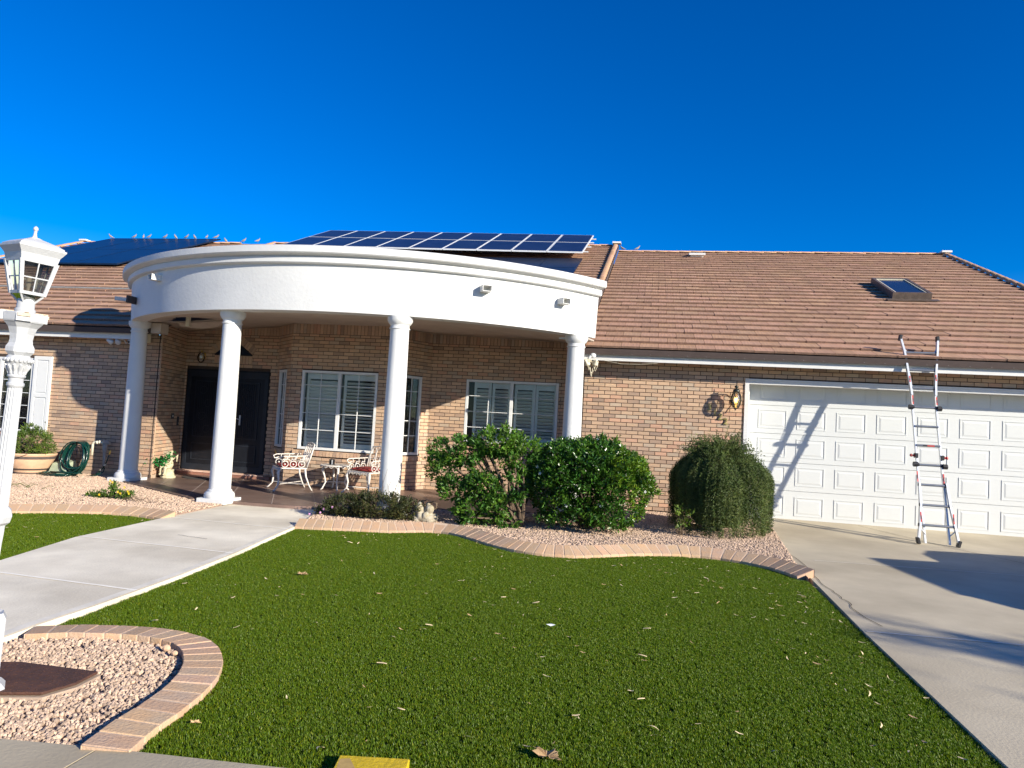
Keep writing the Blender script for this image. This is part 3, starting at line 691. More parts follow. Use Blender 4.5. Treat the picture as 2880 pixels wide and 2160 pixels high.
# tiled roofs
SL = .4167; ca_, sa_ = 1/math.sqrt(1+SL*SL), SL/math.sqrt(1+SL*SL); EX, TW = .352, .31
roofs = []; tst = MB(); tst.leafy = False; ntile = [0]
def ttint(r): g = r.uniform(.86, 1.1); return (g, g*r.uniform(.95, 1.03), g*r.uniform(.92, 1.05))
trnd = random.Random(9); tshared = []
for i in range(10):
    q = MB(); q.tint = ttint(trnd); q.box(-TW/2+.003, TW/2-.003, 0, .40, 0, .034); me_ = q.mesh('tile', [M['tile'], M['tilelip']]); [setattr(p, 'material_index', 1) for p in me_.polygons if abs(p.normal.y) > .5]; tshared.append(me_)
def roof(x0, x1, y0, z0, ncourse, individual=False, ph=0, skip=None):
    b = MB(); Y1 = y0+ncourse*EX*ca_; Z1 = z0+ncourse*EX*sa_
    b.add([(x0, y0, z0-.03), (x1, y0, z0-.03), (x1, Y1, Z1-.03), (x0, Y1, Z1-.03), (x0, y0+.02, z0-.12), (x1, y0+.02, z0-.12), (x1, Y1, Z1-.12), (x0, Y1, Z1-.12)], [(0, 1, 2, 3), (7, 6, 5, 4), (0, 4, 5, 1), (1, 5, 6, 2), (3, 0, 4, 7), (2, 6, 7, 3)])
    ro = b.build('roof', M['under'], house)
    th = math.atan(SL)-math.asin(.036/EX)
    for k in range(ncourse):
        yy = y0+k*EX*ca_; zz = z0+k*EX*sa_; off = ((k % 2)*.5+ph)*TW
        x = x0-off
        while x < x1:
            a, c = max(x0, x), min(x1, x+TW)
            if c-a > .04 and not (skip and skip((a+c)/2, yy)):
                jz = trnd.uniform(-.002, .002); jy = trnd.uniform(-.007, .007)
                Mx = Matrix.Translation(((a+c)/2, yy+jy, zz+jz)) @ Matrix.Rotation(th, 4, 'X') @ Matrix.Rotation(trnd.uniform(-.004, .004), 4, 'Y')
                if individual and ntile[0] < 300 and abs(c-a-TW) < 1e-4:
                    ntile[0] += 1; o = mk('tile', trnd.choice(tshared), ro); o.matrix_world = Mx
                else:
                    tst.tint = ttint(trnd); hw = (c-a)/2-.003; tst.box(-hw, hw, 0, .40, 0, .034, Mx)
            x += TW
    return ro, Y1, Z1
inner = lambda x, y: -12.6 < x < -2.6 and y < 19.0
rR, Y1, Z1 = roof(-1.12, 8.05, 12.05, 2.745, 30, True)
rC, Y2, Z2 = roof(-13.0, -1.32, 12.15+3*EX*ca_, 2.90+3*EX*sa_, 28, False, .2, inner)
rL, Y3, Z3 = roof(-19.05, -8.8, 11.05, 2.715, 29, False, .4, lambda x, y: x > -9.15 and y > 11.9)
# back slopes
b = MB()
for (x0, x1, Y, Z) in ((-1.12, 8.05, Y1, Z1), (-13.0, -1.32, Y2, Z2), (-19.05, -13, Y3, Z3)): b.add([(x0, Y, Z-.02), (x1, Y, Z-.02), (x1, Y+9, Z-.02-9*SL), (x0, Y+9, Z-.02-9*SL)], [(0, 1, 2, 3)])
b.build('back_slope', M['under'], house)
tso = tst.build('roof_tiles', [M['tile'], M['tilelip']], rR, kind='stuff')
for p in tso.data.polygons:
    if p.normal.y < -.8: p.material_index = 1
# caps along ridges and verges
def capmesh():
    q = MB(); q.tint = ttint(trnd); n = 6; vs = []
    for (y, r) in ((0, .085), (.42, .07)):
        for i in range(n+1): t = PI*i/n; vs.append((r*math.cos(t), y, r*.62*math.sin(t)))
    vs += [(x*.82, y, z*.75) for (x, y, z) in vs]
    m = n+1; fs = [(i, i+1, i+1+m, i+m) for i in range(n)]+[(i+2*m, i+3*m, i+1+3*m, i+1+2*m) for i in range(n)]+[(i, i+2*m, i+1+2*m, i+1) for i in range(n)]
    q.add(vs, fs); return q.mesh('cap_tile', M['tile'], True)
caps = [capmesh() for _ in range(5)]
def cap_line(parent, p, q, step=.352, roll=.05, flip=False):
    p, q = Vector(p), Vector(q); d = q-p; n = int(d.length/step); d.normalize()
    side = d.cross(Vector((0, 0, 1))).normalized(); up = side.cross(d)
    R_ = Matrix((side, d, up)).transposed().to_4x4()
    for i in range(n):
        o = mk('cap_tile', trnd.choice(caps), parent)
        o.matrix_world = Matrix.Translation(p+d*i*step+up*.0) @ R_ @ Matrix.Rotation(.045, 4, 'X') @ Matrix.Rotation(jit(roll), 4, 'Y')
cap_line(rR, (8.1, Y1, Z1+.0), (-1.2, Y1, Z1+.0)); cap_line(rR, (8.07, 12.02, 2.77), (8.07, Y1, Z1+.03))
cap_line(rC, (-1.34, Y2, Z2), (-13.0, Y2, Z2)); cap_line(rC, (-1.24, 12.12, 2.90), (-1.24, Y2, Z2+.05), .33); cap_line(rC, (-13.0, 14, 2.9+1.9*SL), (-13.0, Y2, Z2+.03))
cap_line(rL, (-13.2, Y3, Z3), (-19.1, Y3, Z3)); cap_line(rL, (-19.05, 11.0, 2.75), (-19.05, Y3, Z3+.03))
b = MB(); b.box(-1.31, -1.13, 12.1, 12.4, 2.7, 2.86); b.add([(-1.13, 12.06, 2.74), (-1.13, Y2, Z2-.05), (-1.13, Y2, Z2+.03), (-1.13, 12.06, 2.88), (-1.16, 12.06, 2.74), (-1.16, Y2, Z2-.05), (-1.16, Y2, Z2+.03), (-1.16, 12.06, 2.88)], [(0, 1, 2, 3), (7, 6, 5, 4), (0, 4, 5, 1), (3, 2, 6, 7)]); b.build('verge_mortar', M['under'], house)
b = MB()
for c in ((8.1, Y1-.05, Z1+.06), (-1.2, Y2-.1, Z2+.07), (-19.0, Y3-.05, Z3+.06)): b.box(c[0]-.13, c[0]+.13, c[1]-.12, c[1]+.12, c[2]-.02, c[2]+.03)
b.build('ridge_flashing', M['white'], rR)
# skylight, attic vent
def onroof(x, y, lift, y0=12.05, z0=2.745): return Vector((x, y, z0+(y-y0)*SL+lift))
Rs = Matrix.Rotation(math.atan(SL), 4, 'X')
T = Matrix.Translation(onroof(5.33, 16.0, .02)) @ Rs
b = MB(); W_, L_ = .38, 1.66
for a in ((-W_, W_, 0, .06), (-W_, W_, L_-.06, L_), (-W_, -W_+.06, .06, L_-.06), (W_-.06, W_, .06, L_-.06)): b.box(a[0], a[1], a[2], a[3], 0, .15, T)
b.box(-W_-.12, W_+.12, -.14, -.0, .0, .02, T)
skl = b.build('skylight', M['bronze'], house)
b = MB(); b.box(-W_+.062, W_-.062, .062, L_-.062, .10, .12, T); b.build('pane', M['skyglass'], skl)
b = MB()
for a in ((-W_+.062, W_-.062, L_-.1, L_-.075), (-W_+.075, -W_+.09, .062, L_-.1), (W_-.09, W_-.075, .062, L_-.1), (-W_+.09, W_-.09, .062, .08)): b.box(a[0], a[1], a[2], a[3], .121, .14, T)
b.build('glazing_bead', M['cream'], skl)
T = Matrix.Translation(onroof(1.2, 20.85, .1)) @ Matrix.Rotation(.15, 4, 'X')
b = MB(); b.box(-.23, .23, 0, 1.0, 0, .06, T); b.box(-.18, .18, .1, .9, -.14, 0, T); vt = b.build('attic_fan', M['white'], house)
b = MB()
for k in range(12): b.box(-.17+k*.03, -.155+k*.03, .06, .94, .061, .068, T)
b.box(-.19, .19, .03, .97, .0601, .0609, T); b.build('solar_cell', M['grey'], vt)
# conduit run along the left roof
T0 = [(x, 13.75, 2.715+(13.75-11.05)*SL+.05+jit(.004)) for x in [-19+.7*i for i in range(15)]]
b = MB(); b.tube(T0, .018, 6); b.tube([(p[0], p[1]-.06, p[2]-.02) for p in T0], .008, 5); b.build('conduit', M['grey'], house)

# ---------------------------------------------------------------- curved portico
PC = (-5.1, 14.43)
def arcpts(R, a0, a1, n): return [(PC[0]+R*math.cos(a0+(a1-a0)*i/n), PC[1]+R*math.sin(a0+(a1-a0)*i/n)) for i in range(n+1)]
A0 = math.atan2(11.45-14.43, -9.55+5.1); A1 = math.atan2(11.2-14.43, -.85+5.1); NA = 72
prof = [(5.05, 2.80), (5.30, 2.80), (5.33, 3.45), (5.335, 3.455), (5.385, 3.462), (5.40, 3.475), (5.40, 3.545), (5.385, 3.56), (5.42, 3.572), (5.475, 3.585), (5.49, 3.60), (5.49, 3.685), (5.46, 3.70), (5.2, 3.69), (5.18, 3.35), (5.05, 3.3)]
vs = []
for (x, y) in [(math.cos(A0+(A1-A0)*i/NA), math.sin(A0+(A1-A0)*i/NA)) for i in range(NA+1)]:
    for (r, z) in prof: vs.append((PC[0]+x*r, PC[1]+y*r, z))
m = len(prof); b = MB(); b.add(vs, [(i*m+k, i*m+(k+1) % m, (i+1)*m+(k+1) % m, (i+1)*m+k) for i in range(NA) for k in range(m)]+[tuple(range(m)), tuple(range(NA*m, NA*m+m))[::-1]])
o = b.build('portico_beam', M['stucco'], house); autosmooth(o, 28)
# ceiling with the broken-out patch, deck above
zc = lambda x, y: 2.80+max(0, min(1, (5.1-math.hypot(x-PC[0], y-PC[1]))/2.2))*.21
outer = arcpts(5.12, A0, A1, 48)
def ceil_poly():
    back = [(-.95, 11.9), (-1.1, 12.3), (-1.12, 12.5), (-1.55, 13.17), (-4.17, 13.17), (-4.68, 12.2), (-6.63, 12.2), (-7.2, 12.8), (-9.29, 12.8), (-8.86, 11.5), (-9.5, 11.5)]
    return outer+back
hole = [(-8.42, 11.04), (-8.2, 10.86), (-8.05, 10.66), (-7.9, 10.52), (-7.8, 10.44), (-7.62, 10.45), (-7.58, 10.62), (-7.5, 10.75), (-7.46, 10.95), (-7.5, 11.12), (-7.7, 11.2), (-7.84, 11.26), (-8.05, 11.3), (-8.26, 11.31), (-8.45, 11.24)]
hole = [(x+jit(.025), y+jit(.025)) for x, y in hole]
op = ceil_poly()
import bmesh
from mathutils.geometry import delaunay_2d_cdt
gx = []
X = -9.6
while X < -.7:
    Y = 9.0
    while Y < 13.2:
        if inside((X, Y), op) and not inside((X, Y), hole): gx.append((X, Y))
        Y += .35
    X += .35
vv = [Vector(p) for p in op+hole+gx]
n1, n2 = len(op), len(hole)
ed_ = [(i, (i+1) % n1) for i in range(n1)]+[(n1+i, n1+(i+1) % n2) for i in range(n2)]
rv = delaunay_2d_cdt(vv, ed_, [], 0, 1e-5)
fs = []
for f in rv[2]:
    c = sum((rv[0][i] for i in f), Vector((0, 0)))/len(f)
    if inside(c, op) and not inside(c, hole): fs.append(tuple(f))
b = MB(); b.leafy = True
b.add([(p[0], p[1], zc(p[0], p[1])) for p in rv[0]], fs)
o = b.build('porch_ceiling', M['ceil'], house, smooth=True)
md = o.modifiers.new('s', 'SOLIDIFY'); md.thickness = .02; md.offset = 1
b = MB(); b.poly_prism(arcpts(5.2, A0, A1, 30)+[(-1.0, 12.1), (-9.2, 12.1)], 3.36, 3.40); b.build('porch_roof_deck', M['under'], house)
# ragged plaster flap hanging under the hole
b = MB(); b.leafy = True; n = 12
fp = [(-8.42+.09*i, 11.32-.01*i+jit(.02)) for i in range(n)]
b.add([(x, y, zc(x, y)-.012) for x, y in fp]+[(x+jit(.02), y+.13*math.sin(PI*(i+.5)/n)+.03, zc(x, y)-.05-.05*math.sin(PI*(i+.5)/n)+jit(.008)) for i, (x, y) in enumerate(fp)], [(i, i+1, i+1+n, i+n) for i in range(n-1)])
o = b.build('torn_plaster', M['ceil'], house); md = o.modifiers.new('s', 'SOLIDIFY'); md.thickness = .008
b = MB(); b.box(-7.86, -7.8, 10.75, 10.8, 2.72, 3.0); b.build('broken_stud', M['cream'], house)
b = MB()
for k in range(6): b.box(-8.6+k*.3, -8.56+k*.3, 10.2, 11.5, 3.02, 3.14)
b.build('ceiling_joist', M['under'], house)
# columns
def column(x, y, hh=2.8):
    b = MB(); H_ = hh
    pr = [(.205, .0+.035), (.215, .06), (.212, .1), (.195, .125), (.175, .135), (.172, .155), (.155, .17)]
    for i in range(11): t = i/10; pr.append((.153-.020*t**1.35, .17+(H_-.36)*t))
    pr += [(.133, H_-.185), (.147, H_-.18), (.148, H_-.165), (.134, H_-.16), (.134, H_-.125), (.15, H_-.11), (.168, H_-.085), (.182, H_-.055), (.184, H_-.0)]
    b.lathe(pr, 40, (x, y, 0))
    o = b.build('column', M['stucco'], house); autosmooth(o, 35)
    q = MB(); q.box(x-.22, x+.22, y-.22, y+.22, -.03, .04); q.build('plinth', M['stucco'], o)
    return o
column(-8.96, 11.02); column(-6.16, 9.5); column(-3.53, 9.52); column(-1.16, 11.06)
# ragged stub at the left column head
b = MB(); b.box(-8.86, -8.6, 11.1, 11.3, 2.62, 2.8); b.build('beam_stub', M['ceil'], house)
b = MB(); b.box(-9.7, -9.3, 11.2, 11.24, 2.74, 2.79); b.build('eave_flashing', M['white'], house)
# scuppers through the parapet
def scupper(ang, z=3.28, w_=.14, hh=.09, L_=.2):
    T = Matrix.Translation((PC[0]+5.28*math.cos(ang), PC[1]+5.28*math.sin(ang), z)) @ Matrix.Rotation(ang+PI/2, 4, 'Z')
    b = MB(); t = .008   # local -y is outward? outward = +(-y)
    for a in ((-w_/2, w_/2, -hh/2, -hh/2+t), (-w_/2, w_/2, hh/2-t, hh/2), (-w_/2, -w_/2+t, -hh/2+t, hh/2-t), (w_/2-t, w_/2, -hh/2+t, hh/2-t)):
        b.box(a[0], a[1], -L_, .1, a[2], a[3], T)
    o = b.build('scupper', M['dirtw'], house)
    q = MB(); q.box(-w_/2+t, w_/2-t, .03, .05, -hh/2+t, hh/2-t, T); q.build('scupper_throat', M['black'], o)
def angof(x, y): return math.atan2(y-PC[1], x-PC[0])
scupper(angof(-2.35, 9.75)); scupper(angof(-1.36, 10.6), 3.26); scupper(angof(-7.68, 9.7), 3.34); scupper(angof(-9.2, 10.9), 3.18, w_=.1, hh=.06, L_=.3)
b = MB(); b.box(-1.43, -1.22, 11.0, 11.04, 2.80-.06, 2.80-.035); b.build('bent_flashing', M['white'], house)

# ---------------------------------------------------------------- solar arrays
def array(name, label, x1, y0, y1, cols, cw, z_at, rowsplit, mat, frame, gap=.02, lift_left=0, th=.04, frw=.03):
    ro = empty(name, label, 'solar array')
    rows = [(y0, rowsplit), (rowsplit, y1)]
    for (a, c) in rows:
        for k in range(cols):
            xr = x1-k*cw; xl = xr-cw+gap; zo = lambda x: lift_left*(x1-x)/(cols*cw)
            def quad(xl, xr, ya, yc, lz): return [(xl, ya, z_at(ya)+zo(xl)+lz), (xr, ya, z_at(ya)+zo(xr)+lz), (xl, yc, z_at(yc)+zo(xl)+lz), (xr, yc, z_at(yc)+zo(xr)+lz)]
            f = MB(); f.hexa(quad(xl, xr, a+.01, c-.01, 0)+quad(xl, xr, a+.01, c-.01, th)); pn = f.build('panel', frame, ro)
            g = MB(); g.hexa(quad(xl+frw, xr-frw, a+.01+frw, c-.01-frw, th-.002)+quad(xl+frw, xr-frw, a+.01+frw, c-.01-frw, th+.002)); g.build('solar_cell', mat, pn)
    if frame is M['pv']: return ro
    b = MB()
    for yy in (y0+.4, rowsplit-.4, rowsplit+.4, y1-.4):
        zo = lift_left
        b.tube([(x1+.12, yy, z_at(yy)-.03), (x1-cols*cw-.1, yy, z_at(yy)-.03+zo)], .022, 5)
    b.build('rail', M['alum'], ro); return ro
za = lambda y: 6.16+.4185*(y-19.35)
array('solar_array', 'raised solar array of dark panels in silver frames above the porch', -1.98, 19.35, 22.55, 9, 1.018, za, 21.0, M['pv2'], M['alum'], lift_left=.14, frw=.028)
zb_ = lambda y: 2.90+(y-12.15)*SL+.07
array('solar_array', 'flush all-black solar array below the silver framed one, partly behind the porch parapet', -1.98, 16.65, 19.4, 7, 1.02, zb_, 18.0, M['pv'], M['pv'], gap=.01)
zc_ = lambda y: 2.715+(y-11.05)*SL+.10
array('solar_array', 'flush all-black solar array on the left roof under the row of doves', -14.04, 16.2, 20.65, 3, 1.38, zc_, 18.4, M['pv'], M['pv'], gap=.03)
array('solar_array', 'flush all-black solar array continuing behind the left end of the parapet', -9.0, 16.2, 20.65, 3, 1.31, lambda y: 2.90+(y-12.15)*SL+.08, 18.4, M['pv'], M['pv'], gap=.03) if False else None

# ---------------------------------------------------------------- doves
def dove_mesh(pose):
    b = MB(); b.tint = (1, 1, 1)
    if pose == 0: body = [((-.16, 0, .03), .006), ((-.09, 0, .05), .018), ((-.04, 0, .075), .036), ((.01, 0, .095), .044), ((.05, 0, .125), .036), ((.07, 0, .16), .022), ((.08, 0, .185), .02), ((.092, 0, .195), .018), ((.107, 0, .195), .008), ((.125, 0, .19), .002)]
    else: body = [((-.12, 0, -.0), .006), ((-.07, 0, .03), .02), ((-.03, 0, .065), .042), ((.005, 0, .1), .048), ((.03, 0, .135), .036), ((.04, 0, .165), .022), ((.05, 0, .185), .02), ((.06, 0, .192), .018), ((.075, 0, .19), .008), ((.09, 0, .183), .002)]
    b.tube([p for p, r in body], [r for p, r in body], 10)
    for s in (-1, 1): b.tube([(0, s*.015, .06), (.004, s*.016, 0)], .004, 4)
    return b.mesh('dove', M['dove'], True)
dm = [dove_mesh(0), dove_mesh(1)]
ar = lambda x: (x, 20.62, zc_(20.62)+.04)
birds = [(-18.18, 0, 200), (-17.27, 0, 10), (-16.92, 1, 120), (-16.71, 0, 10), (-16.1, 0, 5), (-15.71, 1, 190), (-15.3, 0, 0), (-15.0, 1, 170), (-14.55, 0, 100), (-14.2, 0, 30), (-13.75, 1, 190), (-13.1, 0, 10), (-12.6, 0, 60)]
for i, (x, p, r) in enumerate(birds):
    o = mk('dove', dm[p], None, group='doves perched along the roof ridge'); o.location = ar(x) if x < -14.0 else (x, Y3, Z3+.05); o.rotation_euler = (0, 0, math.radians(r)); o.scale = (.72,)*3
    tag(o, ['dove at the left end of the row, facing left, tail raised over the panel corner', 'second dove from the left in the row on the solar array', 'upright dove close to the left of its neighbour in the row', 'dove touching the upright one, looking right', 'dove looking right alone in a gap of the row', 'hunched dove just right of the lone one in the row', 'dove stretching its neck, seventh in the row', 'pale breasted dove facing left, eighth in the row', 'small dove seen end-on in the row', 'dove looking right, fourth from the parapet end of the row', 'hunched dove, third from the parapet end of the row', 'dove just before the last one at the parapet end', 'last dove of the row, half hidden behind the parapet'][i], 'dove')
for (x, y, z, p, r, lb) in [(-1.0, Y1, Z1+.06, 0, 160, 'dove perched beside the white flashing where the two ridges meet'), (-.55, Y1, Z1+.06, 0, 20, 'dove perched alone on the garage roof ridge')]:
    o = mk('dove', dm[p], None, group='doves perched along the roof ridge'); o.location = (x, y, z); o.rotation_euler = (0, 0, math.radians(r)); o.scale = (.72,)*3; tag(o, lb, 'dove')

# ---------------------------------------------------------------- lamp post
lp = empty('lamp_post', 'ornate white cast lamp post with four-sided glass lantern and chipped collar', 'lamp post', (-3.135, 2.945, -.05))
lp.rotation_euler = (0, .047, 0); lp.scale = (.88, .88, 1)
def zl(y): return 2.202-(y-660)*.00177+.05
def lat(name, pr, n=24, rot=0, mat='lampw', fl=0, smooth=True):
    b = MB(); b.lathe(pr, n, (0, 0, 0), rot=rot, flute=fl); o = b.build(name, M[mat], lp)
    if smooth: autosmooth(o, 30)
    return o
lat('base', [(.145, 0), (.145, .03), (.125, .05), (.108, .06), (.108, .36), (.09, .39), (.05, .37), (.036, .44), (.033, .6), (.036, .72), (.04, .78), (.04, .8), (.042, .815), (.062, .83), (.07, .86), (.062, .89), (.046, .905), (.04, .91)], 8, rot=PI/8, smooth=False)
lat('shaft', [(.042, .90), (.040, 1.1), (.036, zl(1095)), (.034, zl(1088))], 32, fl=.13, smooth=False)
lat('capital', [(.036, zl(1090)), (.043, zl(1084)), (.043, zl(1078)), (.036, zl(1075)), (.036, zl(1064)), (.044, zl(1060)), (.044, zl(1056)), (.038, zl(1052)), (.042, zl(1040)), (.052, zl(1028)), (.058, zl(1024)), (.066, zl(1018)), (.066, zl(1011)), (.058, zl(1005)), (.056, zl(1002))], 24)
b = MB()
for k in range(20): a = 2*PI*k/20; b.ball((.066*math.cos(a), .066*math.sin(a), zl(1014)), .011, 6, 4)
for k in range(12):
    a = 2*PI*k/12; b.tube([((.038+.024*t*t)*math.cos(a), (.038+.024*t*t)*math.sin(a), zl(1052)+(zl(1026)-zl(1052))*t) for t in (0, .35, .7, 1)], [.007, .009, .011, .006], 5)
o = b.build('acanthus_leaf', M['lampw'], lp)
lat('collar', [(.054, zl(1004)), (.055, zl(1000)), (.073, zl(990)), (.073, zl(978)), (.060, zl(966)), (.060, zl(960))], 8, rot=.4, smooth=False)
lat('flare', [(.058, zl(962)), (.058, zl(955)), (.062, zl(940)), (.074, zl(922)), (.092, zl(912)), (.098, zl(909))], 8, rot=.4, smooth=False)
# bracket plate: octagon with stub arms, broken edges
b = MB(); rnd = random.Random(3); b.lathe([(.098, zl(908)), (.102, zl(904)), (.104, zl(884)), (.092, zl(881)), (.06, zl(880))], 8, rot=.4); b.build('bracket_plate', M['lampw'], lp)
b = MB()
for k in range(4):
    a = .4+PI/8+k*PI/2; T = Matrix.Rotation(a, 4, 'Z') @ Matrix.Translation((.0, 0, 0))
    b.box(.08, .112+rnd.uniform(-.004, .006), -.036, .034, zl(905), zl(880)-rnd.uniform(0, .008), T)
b.build('bracket_stub', M['lampw'], lp)
b = MB()
for k in range(4):
    a = .4+PI/8+k*PI/2; T = Matrix.Rotation(a, 4, 'Z'); b.box(.100, .116, -.03, .03, zl(892), zl(883), T); b.box(.05, .11, -.028+.01*k, .02, zl(881), zl(878), T)
b.build('chipped_edge', M['chip'], lp)
lat('neck', [(.055, zl(881)), (.05, zl(878)), (.052, zl(872)), (.044, zl(868)), (.043, zl(846)), (.040, zl(840)), (.030, zl(830)), (.027, zl(824)), (.03, zl(820))], 20)
LA = math.radians(69.4)-PI/2   # lantern turn: faces square to +x',+y'
def sqring(b, specs):  # loft square rings (half, z)
    vs = []
    for (h_, z) in specs:
        for (sx, sy) in ((-1, -1), (1, -1), (1, 1), (-1, 1)):
            c = Vector((sx*h_, sy*h_)); c = Vector((c.x*math.cos(LA)-c.y*math.sin(LA), c.x*math.sin(LA)+c.y*math.cos(LA))); vs.append((c.x, c.y, z))
    b.add(vs, [(4*i+j, 4*i+(j+1) % 4, 4*i+4+(j+1) % 4, 4*i+4+j) for i in range(len(specs)-1) for j in range(4)]+[(3, 2, 1, 0), tuple(range(4*len(specs)-4, 4*len(specs)))])
b = MB(); sqring(b, [(.092, 2.118), (.094, 2.125), (.100, 2.150), (.118, 2.176), (.121, 2.180), (.121, 2.188), (.112, 2.191), (.112, 2.197), (.085, 2.212), (.03, 2.232), (.016, 2.24)])
b.build('lantern_roof', M['lampw'], lp)
lat('finial', [(.016, 2.236), (.010, 2.25), (.008, 2.262), (.008, 2.272), (.0135, 2.280), (.012, 2.289), (.004, 2.297), (.001, 2.298)], 12)
hT, hB, zT, zB = .091, .058, 2.118, 1.952
R2 = Matrix.Rotation(LA, 4, 'Z')
b = MB()
for (sx, sy) in ((-1, -1), (1, -1), (1, 1), (-1, 1)):
    b.hexa([R2 @ Vector(p) for p in [(sx*hB-.009, sy*hB-.009, zB), (sx*hB+.009, sy*hB-.009, zB), (sx*hB-.009, sy*hB+.009, zB), (sx*hB+.009, sy*hB+.009, zB), (sx*hT-.009, sy*hT-.009, zT), (sx*hT+.009, sy*hT-.009, zT), (sx*hT-.009, sy*hT+.009, zT), (sx*hT+.009, sy*hT+.009, zT)]])
for q in range(4):
    R3 = R2 @ Matrix.Rotation(q*PI/2, 4, 'Z')
    def fp_(u, t, d=0): h_ = hB+(hT-hB)*t; return R3 @ Vector((u*h_, -(h_+d), zB+(zT-zB)*t))
    def bar(u0, t0, u1, t1, wu, wt, d=.004):
        b.hexa([fp_(u0-wu, t0-wt, d), fp_(u1+wu if u0 != u1 else u0+wu, t0-wt if t0 == t1 else t0-wt, d), fp_(u0-wu, t0-wt, -d), fp_(u1+wu if u0 != u1 else u0+wu, t0-wt, -d), fp_(u0-wu, t1+wt, d), fp_(u1+wu if u0 != u1 else u0+wu, t1+wt, d), fp_(u0-wu, t1+wt, -d), fp_(u1+wu if u0 != u1 else u0+wu, t1+wt, -d)])
    bar(-.95, .045, .95, .045, 0, .045, .007); bar(-.95, .97, .95, .97, 0, .03, .007); bar(0, .08, 0, .95, .035, 0, .004); bar(-.9, .5, .9, .5, 0, .018, .0035)
    bar(-.9, .08, -.9, .95, .05, 0, .006); bar(.9, .08, .9, .95, .05, 0, .006)
b.build('lantern_frame', M['lampw'], lp)
for q in range(4):
    R3 = R2 @ Matrix.Rotation(q*PI/2, 4, 'Z')
    g = MB(); g.add([R3 @ Vector(p) for p in [(-hB+.008, -hB+.001, zB+.005), (hB-.008, -hB+.001, zB+.005), (hT-.008, -hT+.001, zT-.005), (-hT+.008, -hT+.001, zT-.005)]], [(0, 1, 2, 3)]); g.build('pane', M['lglass'], lp)
b = MB()
vs = []
for i, (h_, z) in enumerate([(.058, 1.952), (.028, 1.915)]):
    for (sx, sy) in ((-1, -1), (1, -1), (1, 1), (-1, 1)): vs.append(R2 @ Vector((sx*h_, sy*h_, z)))
for j in range(4):
    k = (j+1) % 4; b.tube([vs[j], vs[4+j]], .006, 4); b.tube([vs[4+j], vs[4+k]], .006, 4)
b.build('lantern_basket', M['lampw'], lp)
g = MB(); g.add(vs, [(j, (j+1) % 4, (j+1) % 4+4, j+4) for j in range(4)]); g.build('pane', M['lglass'], lp)
b = MB(); b.lathe([(.008, 1.93), (.01, 1.97), (.008, 1.985), (.014, 2.0), (.017, 2.02), (.012, 2.04), (.003, 2.05)], 12); b.build('bulb', M['ceil'], lp, smooth=True)

# ---------------------------------------------------------------- ladder
ld = empty('ladder', 'extended aluminium multi-position ladder leaning on the garage eave', 'ladder', (4.2, 11.31, -.055))
LP0 = Vector((4.2, 11.31, -.055))
def lpt(x, z, d=0): return Vector((x, 11.3+.29*(z+.06)+d, z))-LP0
def rail(name, pts, wx=.028, dy=.06, d=0, mat='alu'):
    b = MB(); vs = []
    for (x, z) in pts:
        for (sx, sy) in ((-1, -1), (1, -1), (1, 1), (-1, 1)): vs.append(lpt(x+sx*wx/2, z, d+sy*dy/2))
    b.add(vs, [(4*i+j, 4*i+(j+1) % 4, 4*i+4+(j+1) % 4, 4*i+4+j) for i in range(len(pts)-1) for j in range(4)]+[(3, 2, 1, 0), tuple(range(4*len(pts)-4, 4*len(pts)))])
    return b.build(name, M[mat], ld)
rail('side_rail', [(3.93, 0.0), (3.97, .22), (4.0, .5), (4.006, .84)], d=-.035)
rail('side_rail', [(4.465, -.01), (4.435, .24), (4.395, .53), (4.375, .84)], d=-.035)
rail('inner_rail', [(4.04, -.03), (4.03, .5), (4.018, 1.1), (4.016, 2.27)], .024, .05, .02)
rail('inner_rail', [(4.362, -.03), (4.36, .5), (4.353, 1.1), (4.354, 2.28)], .024, .05, .02)
rail('upper_rail', [(4.016, 2.16), (4.005, 2.3), (3.985, 2.56), (3.96, 2.85), (3.92, 3.07)], d=-.0)
rail('upper_rail', [(4.356, 2.16), (4.364, 2.3), (4.392, 2.56), (4.434, 2.85), (4.458, 3.06)], d=-.0)
for (x, z, r) in ((3.928, .005, .22), (4.468, 0.0, -.25), (3.915, 3.085, -.15), (4.459, 3.075, .08)):
    T = Matrix.Translation(lpt(x, z, -.035 if z < 1 else 0)) @ Matrix.Rotation(-r, 4, 'Y'); q = MB(); q.box(-.021, .021, -.038, .038, -.05, .045, T); o = q.build('rubber_foot', M['black'], ld); md = o.modifiers.new('b', 'BEVEL'); md.width = .006
def rung(x0, x1, z, d=0, r=.017, ends=True):
    b = MB(); b.tube([lpt(x0, z, d), lpt(x1, z, d)], r, 8); ru = b.build('rung', M['alud'], ld)
    if ends:
        q = MB()
        for x in (x0, x1): q.tube([lpt(x-.016, z, d), lpt(x+.016, z, d)], .027, 8)
        q.build('rung_cap', M['black'], ru)
for (x0, x1, z, e) in [(3.965, 4.44, .225, 1), (4.0, 4.40, .51, 1), (4.005, 4.378, .80, 1), (4.02, 4.35, 1.09, 1), (4.02, 4.35, 1.38, 0), (4.02, 4.35, 1.67, 0), (4.018, 4.352, 1.965, 1), (4.016, 4.354, 2.265, 1), (3.985, 4.392, 2.555, 1), (3.965, 4.435, 2.84, 1)]:
    rung(x0, x1, z, -.035 if z < .9 else 0, .0185, ends=bool(e))
for (x, z, s) in ((3.985, 1.095, -1), (4.39, 1.08, 1), (3.985, 1.965, -1), (4.388, 1.955, 1)):
    q = MB(); q.tube([lpt(x-.03, z, -.01), lpt(x+.03, z, -.01)], .038, 8); q.build('locking_hinge', M['black'], ld)
